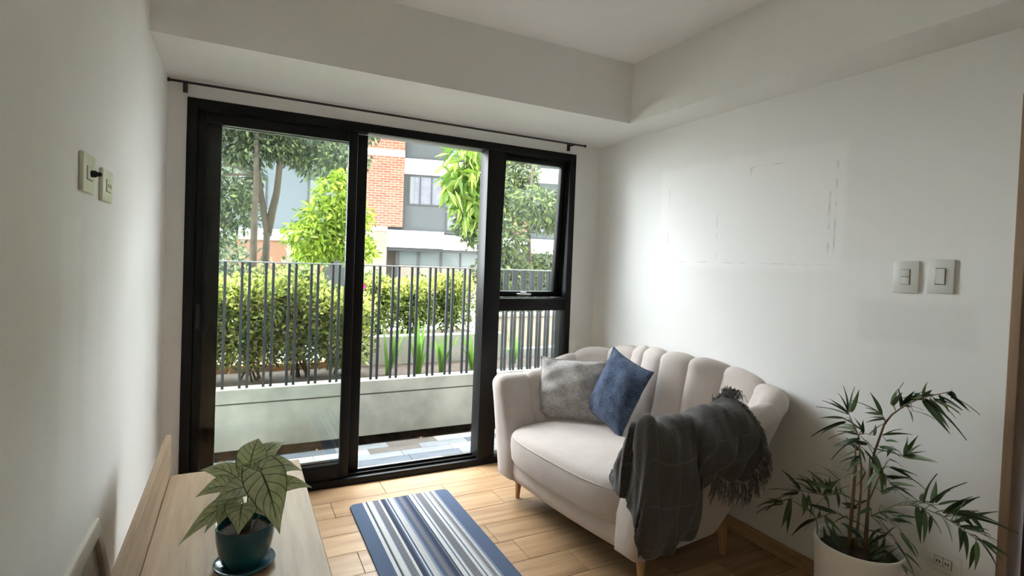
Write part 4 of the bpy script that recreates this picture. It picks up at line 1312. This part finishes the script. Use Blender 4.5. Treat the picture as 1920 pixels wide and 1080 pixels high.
# sword leaved clumps in the front bed
SWORD = leaf_mat('sword_leaf', [(0, (.06, .15, .02)), (.5, (.12, .25, .04)), (1, (.22, .36, .09))], .4)
def sword_plant(x, y, n, h, seed, label):
    R_ = random.Random(seed)
    o = empty('sword_leaf_plant', (x, y, .36)); tag(o, label, 'plant', 'sword leaved plants in the front bed')
    for k in range(n):
        a = R_.uniform(0, 6.28); ln = h * R_.uniform(.6, 1.1); out = R_.uniform(.08, .6); w = R_.uniform(.017, .026)
        dx, dy = math.cos(a), math.sin(a)
        P = []
        for i in range(7):
            v = i / 6
            c_ = Vector((dx * (.015 + out * ln * v ** 1.5), dy * (.015 + out * ln * v ** 1.5) * .7, ln * v * (1 - .18 * out * v)))
            ww = w * (1 - v ** 3) + .0005
            s_ = Vector((-dy, dx, 0))
            P.append([c_ - s_ * ww, c_ + Vector((dx, dy, 0)) * ww * .35, c_ + s_ * ww])
        MB().grid(P).build('leaf', SWORD, o, smooth=True)
SPL = ['bright sword-leaved clump farthest toward the middle door stiles', 'tall bright sword-leaved clump second from the middle door stiles', 'dense sword-leaved clump in the centre of the open doorway view', 'slim sword-leaved clump seen next to the wide black mullion', 'small sword-leaved tuft seen through the lower fixed pane']
for i, (x, y, n, h) in enumerate(((1.62, 1.45, 12, .50), (1.90, 1.42, 11, .52), (2.14, 1.44, 13, .46), (2.47, 1.46, 10, .44), (3.02, 1.62, 9, .38))):
    sword_plant(x, y, n, h, 40 + i, SPL[i])

# shrubs
HEDGE = leaf_mat('hedge_leaf', [(0, (.030, .048, .016)), (.35, (.115, .155, .038)), (.7, (.29, .34, .08)), (.93, (.52, .54, .15)), (1, (.52, .35, .26))], .42)
HEDGE2 = leaf_mat('rear_hedge_leaf', [(0, (.03, .055, .016)), (.4, (.10, .15, .03)), (.75, (.26, .33, .07)), (1, (.50, .54, .19))], .4)
YOUNG = leaf_mat('young_leaf', [(0, (.20, .25, .05)), (.5, (.42, .46, .10)), (.9, (.64, .65, .20)), (1, (.58, .36, .26))], .4)
HG = 'hedge shrubs behind the railing'
BARK = mat('grey_bark', (.075, .058, .048), .9, var=.3, scale=8, bmp=.4, bscale=25)
def shrub(name, x, y, z0, rx, ry, h, n, m, seed, label, group, ln=.052, wd=.026, stems=6):
    o = empty(name, (x, y, z0)); tag(o, label, 'shrub', group)
    R_ = random.Random(seed)
    bl = []
    for k in range(7):
        bl.append(((R_.uniform(-.5, .5) * rx, R_.uniform(-.5, .5) * ry, h * R_.uniform(.42, .80)), (rx * R_.uniform(.45, .7), ry * R_.uniform(.5, .7), h * R_.uniform(.20, .32))))
    bl.append(((0, 0, h * .62), (rx * .9, ry * .9, h * .38)))
    bl.append(((rx * .15, 0, h * .34), (rx * .95, ry * .8, h * .24)))
    bl.append(((-rx * .3, 0, h * .30), (rx * .7, ry * .8, h * .20)))
    f_ = foliage('foliage', bl, n, ln, wd, m, o, seed, .45, .1, .35)
    if group == HG or group == 'shrubs in the rear planter':
        foliage('new_growth', [((c[0], c[1], h * .80), (r[0] * 1.05, r[1] * 1.05, h * .16)) for c, r in bl], n // 4, ln, wd, YOUNG, o, seed + 500, .5, .0, .8)
    for k in range(stems):
        a = R_.uniform(0, 6.28); r = R_.uniform(.2, .8)
        p = [Vector((R_.uniform(-.1, .1), R_.uniform(-.08, .08), -.02)), Vector((rx * .4 * r * math.cos(a), ry * .4 * r * math.sin(a), h * .3)), Vector((rx * .75 * r * math.cos(a), ry * .7 * r * math.sin(a), h * R_.uniform(.6, .85)))]
        MB().tube(p, [.012, .008, .004], 6).build('stem', BARK, o, smooth=True)
    return o
HG = 'hedge shrubs behind the railing'
HL = ['olive hedge shrub seen hard against the outer door stile', 'olive hedge shrub standing below the forked grey trunk', 'olive hedge shrub in the middle of the closed door panel', 'bronze tipped hedge shrub just before the overlapping door stiles', 'hedge shrub with white light behind it, hidden partly by the door stiles']
for i, x in enumerate((-.36, .06, .46, .86, 1.24)):
    shrub('hedge_shrub', x, 1.58 + .05 * (i % 2), .36, .275, .28, .93 - (.12 if i == 4 else 0), 4200, HEDGE, 60 + i, HL[i], HG)
HL2 = ['lime tipped shrub beside the pink blossom behind the low wall', 'lime green shrub rising over the rear low wall, mid doorway', 'rounded lime shrub at the right of the open doorway view']
for i, (x, y, h) in enumerate(((1.74, 2.47, .72), (2.19, 2.55, .70), (2.64, 2.60, .78))):
    shrub('rear_shrub', x, y, .545, .29, .28, h, 3000, HEDGE2, 80 + i, HL2[i], 'shrubs in the rear planter')
# pink blossom on the first rear shrub
PINK = mat('pink_petal', (.75, .05, .30), .5)
fo = empty('pink_blossom', (1.475, 2.0, 1.155)); tag(fo, 'single bright pink blossom showing between the railing bars', 'flower')
for k in range(5):
    a = k * 1.2566
    P = []
    for i in range(5):
        v = i / 4; w = .016 * math.sin(math.pi * (v * .8 + .12))
        c_ = Vector((math.cos(a) * .034 * v, -.01 - .012 * v, math.sin(a) * .034 * v)); s_ = Vector((-math.sin(a), 0, math.cos(a)))
        P.append([c_ - s_ * w, c_ + Vector((0, -.003, 0)), c_ + s_ * w])
    MB().grid(P).build('petal', PINK, fo, smooth=True)
MB().tube([(0, .0, -.0), (.06, .12, -.10), (.12, .25, -.35)], [.002, .003, .004], 5).build('flower_stem', TWIG, fo)

# trees
def tree(name, label, base, trunks, blobs, n, m, ln, wd, seed, group=None, r0=.06, droop=.35, bark=BARK, shell=.35):
    o = empty(name, base); tag(o, label, 'tree', group or 'trees in front of the flats')
    b = Vector(base)
    foliage('crown', [((Vector(c) - b)[:], r) for c, r in blobs], n, ln, wd, m, o, seed, shell, droop)
    R_ = random.Random(seed)
    for tr in trunks:
        pts = [Vector(p) - b for p in tr]
        MB().tube(pts, [lerp(r0, r0 * .35, i / (len(pts) - 1)) for i in range(len(pts))], 8).build('trunk', bark, o, smooth=True)
    tips = [Vector(q_) - b for t in trunks for q_ in t[max(1, len(t) // 2):]]
    g = MB()
    for c, r in blobs:
        c = Vector(c) - b
        t = min(tips, key=lambda q_: (q_ - c).length)
        if (t - c).length > 0.9: continue
        for k in range(2):
            e_ = c + Vector((R_.uniform(-.5, .5) * r[0], R_.uniform(-.5, .5) * r[1], R_.uniform(-.2, .5) * r[2]))
            g.tube([t, t.lerp(e_, .5) + Vector((0, 0, .1)), e_], [r0 * .20, r0 * .12, r0 * .05], 5)
    g.build('branches', bark, o, smooth=True)
    return o
GREYG = leaf_mat('grey_green_leaf', [(0, (.026, .038, .025)), (.45, (.075, .10, .062)), (.8, (.15, .19, .10)), (1, (.30, .36, .15))], .35)
LIME = leaf_mat('lime_leaf', [(0, (.075, .13, .015)), (.35, (.17, .26, .025)), (.75, (.32, .42, .04)), (1, (.48, .56, .10))], .4)
MANGO = leaf_mat('long_green_leaf', [(0, (.04, .09, .012)), (.4, (.09, .17, .02)), (.75, (.20, .30, .04)), (1, (.38, .46, .14))], .4)
G = -.3
tb = []
R_ = random.Random(7)
for k in range(44):
    if k < 18: c_ = (R_.uniform(-.35, .50), R_.uniform(5.0, 6.8), R_.uniform(1.40, 4.3))
    elif k < 36: c_ = (R_.uniform(.35, 2.1), R_.uniform(5.0, 6.8), R_.uniform(2.95, 4.5))
    else: c_ = (R_.uniform(-1.6, 2.8), R_.uniform(4.9, 7.2), R_.uniform(3.4, 5.2))
    tb.append((c_, (R_.uniform(.25, .42), R_.uniform(.3, .5), R_.uniform(.20, .34))))
tree('grey_leaved_tree', 'tall grey green tree with three slim trunks beyond the hedge', (.65, 5.6, G),
     [[(.70, 5.6, G), (.725, 5.6, 1.2), (.74, 5.6, 1.75), (.60, 5.6, 2.6), (.50, 5.6, 3.6), (.45, 5.6, 4.6)], [(.74, 5.62, 1.72), (.86, 5.62, 2.4), (.93, 5.6, 3.3), (1.05, 5.6, 4.4)], [(.545, 5.3, G), (.55, 5.3, 1.5), (.56, 5.3, 2.6), (.55, 5.3, 4.2)]],
     tb, 24000, GREYG, .10, .042, 101, r0=.065)
tree('lime_tree', 'small bright lime green tree in front of the grey flats wall', (1.55, 4.4, G), [[(1.55, 4.4, G), (1.56, 4.4, .8), (1.52, 4.4, 1.6), (1.58, 4.4, 2.3)]],
     [((1.58, 4.4, 2.30), (.30, .3, .30)), ((1.40, 4.35, 1.98), (.36, .3, .22)), ((1.75, 4.45, 2.02), (.34, .3, .26)), ((1.20, 4.3, 1.72), (.34, .3, .20)), ((1.60, 4.4, 1.65), (.44, .35, .22)), ((1.85, 4.4, 1.55), (.3, .3, .22)), ((1.30, 4.4, 1.50), (.28, .3, .14)), ((1.62, 4.4, 2.52), (.14, .14, .16))],
     4800, LIME, .10, .036, 102, r0=.035)
tree('drooping_leaf_tree', 'near tree with long drooping yellow green leaves beside the mullion', (3.02, 2.35, G), [[(3.02, 2.35, G), (3.03, 2.36, 1.2), (3.02, 2.34, 2.2), (2.95, 2.3, 3.2)], [(2.97, 2.31, 2.9), (2.75, 2.2, 2.85), (2.60, 2.12, 2.55)]],
     [((2.62, 2.14, 2.52), (.26, .22, .24)), ((2.50, 2.1, 2.30), (.17, .16, .18)), ((2.70, 2.2, 2.25), (.20, .18, .22)), ((2.63, 2.15, 2.03), (.13, .12, .16)), ((2.80, 2.25, 2.55), (.22, .2, .26)), ((2.86, 2.25, 2.10), (.18, .2, .26)), ((2.68, 2.15, 2.80), (.22, .2, .16))],
     520, MANGO, .21, .055, 103, r0=.03, droop=1.1, shell=.2)
tb = []
for k in range(18):
    tb.append(((R_.uniform(3.7, 5.6), R_.uniform(3.2, 5.0), R_.uniform(1.1, 3.4)), (R_.uniform(.3, .5), R_.uniform(.3, .5), R_.uniform(.25, .4))))
tree('bushy_tree', 'bushy grey green tree seen through the awning window', (4.5, 4.0, G), [[(4.5, 4.0, G), (4.52, 4.0, 1.0), (4.45, 4.0, 2.2), (4.5, 4.0, 3.2)]],
     tb, 14000, leaf_mat('mixed_green_leaf', [(0, (.03, .045, .027)), (.4, (.065, .09, .05)), (.8, (.13, .17, .06)), (1, (.26, .32, .10))], .35), .095, .042, 104, r0=.05)
# low garden shrubs beyond the path
for i, (x, y, rx, h) in enumerate(((.25, 7.9, .55, 2.1), (1.45, 8.6, .6, 1.75), (5.8, 7.4, .9, 1.5), (7.9, 6.6, 1.0, 1.9))):
    shrub('garden_bush', x, y, G, rx, .7, h, 1300, HEDGE2 if i % 2 else GREYG, 120 + i, ['grey green bush at the foot of the tall tree', 'lime bush low in front of the orange ground floor wall', 'grey bush before the beige wall, seen through the awning window', 'tall lime bush at the far right beyond the awning window'][i], 'bushes across the path', .14, .06, 4)

# ------------------------------------------------------------------ flats across the path
def brick_mat():
    m, nt, b = new_mat('red_brick')
    tc = N(nt, 'ShaderNodeTexCoord'); sp = N(nt, 'ShaderNodeSeparateXYZ'); cb = N(nt, 'ShaderNodeCombineXYZ')
    L(nt, tc.outputs['Object'], sp.inputs[0]); L(nt, sp.outputs[0], cb.inputs[0]); L(nt, sp.outputs[2], cb.inputs[1])
    bt = N(nt, 'ShaderNodeTexBrick'); L(nt, cb.outputs[0], bt.inputs[0])
    bt.inputs['Color1'].default_value = (.20, .052, .030, 1); bt.inputs['Color2'].default_value = (.26, .09, .055, 1); bt.inputs['Mortar'].default_value = (.30, .23, .19, 1)
    bt.inputs['Scale'].default_value = 1.0; bt.inputs['Mortar Size'].default_value = .009; bt.inputs['Brick Width'].default_value = .27; bt.inputs['Row Height'].default_value = .088
    L(nt, bt.outputs[0], b.inputs['Base Color']); b.inputs['Roughness'].default_value = .9
    bump(nt, b, bt.outputs['Fac'], -.5, .01)
    return m
BRICK = brick_mat()
BWHITE = mat('white_render', (.52, .52, .51), .8)
BGREY = mat('grey_render', (.062, .070, .076), .8, var=.05, scale=1)
BPALE = mat('pale_blue_grey_render', (.105, .122, .142), .8)
BSTONE = mat('beige_stone', (.19, .165, .135), .9, var=.12, scale=3)
BDARK = mat('dark_window_metal', (.035, .037, .04), .5)
BPANE = mat('dim_window_glass', (.10, .12, .125), .08, spec=.6)
CURT = mat('lilac_grey_curtain', (.13, .135, .165), .9, var=.1, scale=6)
BORNG = mat('peach_render', (.19, .095, .06), .85)
bl = empty('apartment_building', (5.758, 15.81, 0), math.atan2(-.272, .962))
tag(bl, 'block of flats with red brick pier, white bands and grey panels', 'building')
def bx(name, m, a0, a1, y0, y1, z0, z1, par=None): return MB().box(a0, a1, y0, y1, z0, z1).build(name, m, par or bl)
bx('wall', BGREY, -.08, 8.0, .10, .5, 2.4, 7.0)
bx('wall', BPALE, -12, -1.61, .6, 1.0, 2.3, 7.0)
bx('brick_pier', BRICK, -1.61, -.08, -.12, .5, 2.56, 5.10)
bx('brick_pier', BRICK, -1.61, -.08, -.12, .5, 5.335, 7.0)
bx('white_band', BWHITE, -1.61, -.075, -.135, .5, 5.102, 5.333)
bx('white_band', BWHITE, -1.63, -.62, -.135, .5, 2.39, 2.558)
bx('stone_pier', BSTONE, -1.61, -.62, -.08, .5, -.3, 2.388)
bx('white_band', BWHITE, -.615, 1.43, -.15, .4, 1.82, 2.445)
bx('white_band', BWHITE, 1.432, 8.0, -.05, .4, 1.80, 2.35)
bx('white_band', BWHITE, -.074, 8.0, -.03, .11, 4.53, 5.09)
bx('white_band', BWHITE, -12, -1.64, .5, .62, 1.90, 2.30)
bx('brick_pier', BRICK, 3.1, 4.6, -.04, .2, 2.36, 4.52)
bx('brick_pier', BRICK, 3.1, 4.6, -.04, .2, 5.10, 7.0)
bx('canopy', BDARK, -.62, 8.0, .0, .35, 1.70, 1.798)
def window(a0, a1, z0, z1, y, curtain=True, mull=2):
    g = MB()
    f = .05
    g.box(a0, a1, y - .04, y, z0, z0 + f).box(a0, a1, y - .04, y, z1 - f, z1).box(a0, a0 + f, y - .04, y, z0 + f, z1 - f).box(a1 - f, a1, y - .04, y, z0 + f, z1 - f)
    for k in range(1, mull + 1):
        x = lerp(a0, a1, k / (mull + 1)); g.box(x - .025, x + .025, y - .04, y, z0 + f, z1 - f)
    w_ = g.build('window', BDARK, bl)
    bx('pane', BPANE, a0 + f, a1 - f, y - .012, y - .002, z0 + f, z1 - f, w_)
    if curtain:
        P = []
        n = 40
        for k in range(n + 1):
            x = lerp(a0 + f + .12, a1 - f, k / n); P.append([Vector((x, y - .02 + .006 * math.sin(k * 1.6), z)) for z in (z0 + f, z1 - f)])
        MB().grid(P).build('curtain', CURT, w_, smooth=True)
    return w_
window(.10, 1.36, 3.40, 4.50, .10, True, 2)
window(1.50, 2.9, 2.50, 4.35, .10, True, 2)
window(1.45, 2.8, 5.15, 6.6, .10, False, 2)
window(4.9, 6.6, 2.6, 4.3, .10, True, 2)
for a in (-3.5, -6.0, -8.6): window(a, a + 1.1, 3.0, 4.22, .60, False, 1); window(a, a + 1.1, 5.6, 6.7, .60, False, 1)
# ground floor
bx('shopfront_wall', BSTONE, -.6, 8.0, .9, 1.1, -.3, 1.7)
for a, w_ in ((-.30, .14), (.49, .10), (1.34, .08), (2.09, .06), (2.9, .08), (3.7, .08), (4.6, .08)):
    bx('post', BDARK, a, a + w_, .30, .40, -.3, 1.70)
for a0, a1 in ((-.16, .49), (.59, 1.34), (1.42, 2.09), (2.15, 2.9), (2.98, 3.7)):
    p = bx('shop_pane', BPANE, a0, a1, .34, .36, 1.18, 1.70)
    bx('shop_panel', BSTONE, a0, a1, .33, .37, -.3, 1.17)
for a0, a1, m in ((-12, -6.2, BSTONE), (-6.19, -4.2, BORNG), (-4.19, -3.2, BSTONE), (-3.19, -2.9, BORNG), (-2.88, -1.62, BDARK)):
    bx('ground_floor_wall', m, a0, a1, .62, .9, -.3, 1.90)
bx('shading_roof', BWHITE, -12.2, 8.2, -4.2, 6.0, 7.0, 7.25)  # unseen roof slab, its deep overhang added to keep sky light off the facade
bx('rear_wall', BPALE, -12, 8.0, 5.5, 6.0, -.3, 7.0)

# ------------------------------------------------------------------ outside face of this building, extended unseen to shade the garden and flats
EXT = mat('outer_render', (.55, .54, .50), .85)
g = MB().box(-26, -.15, .0, .15, -.3, 26.0).box(W + .15, 28, .0, .15, -.3, 26.0).box(-.15, W + .15, .0, .15, ZC + .12, 26.0)
struct(g.build('wall_exterior_sky_block', EXT))
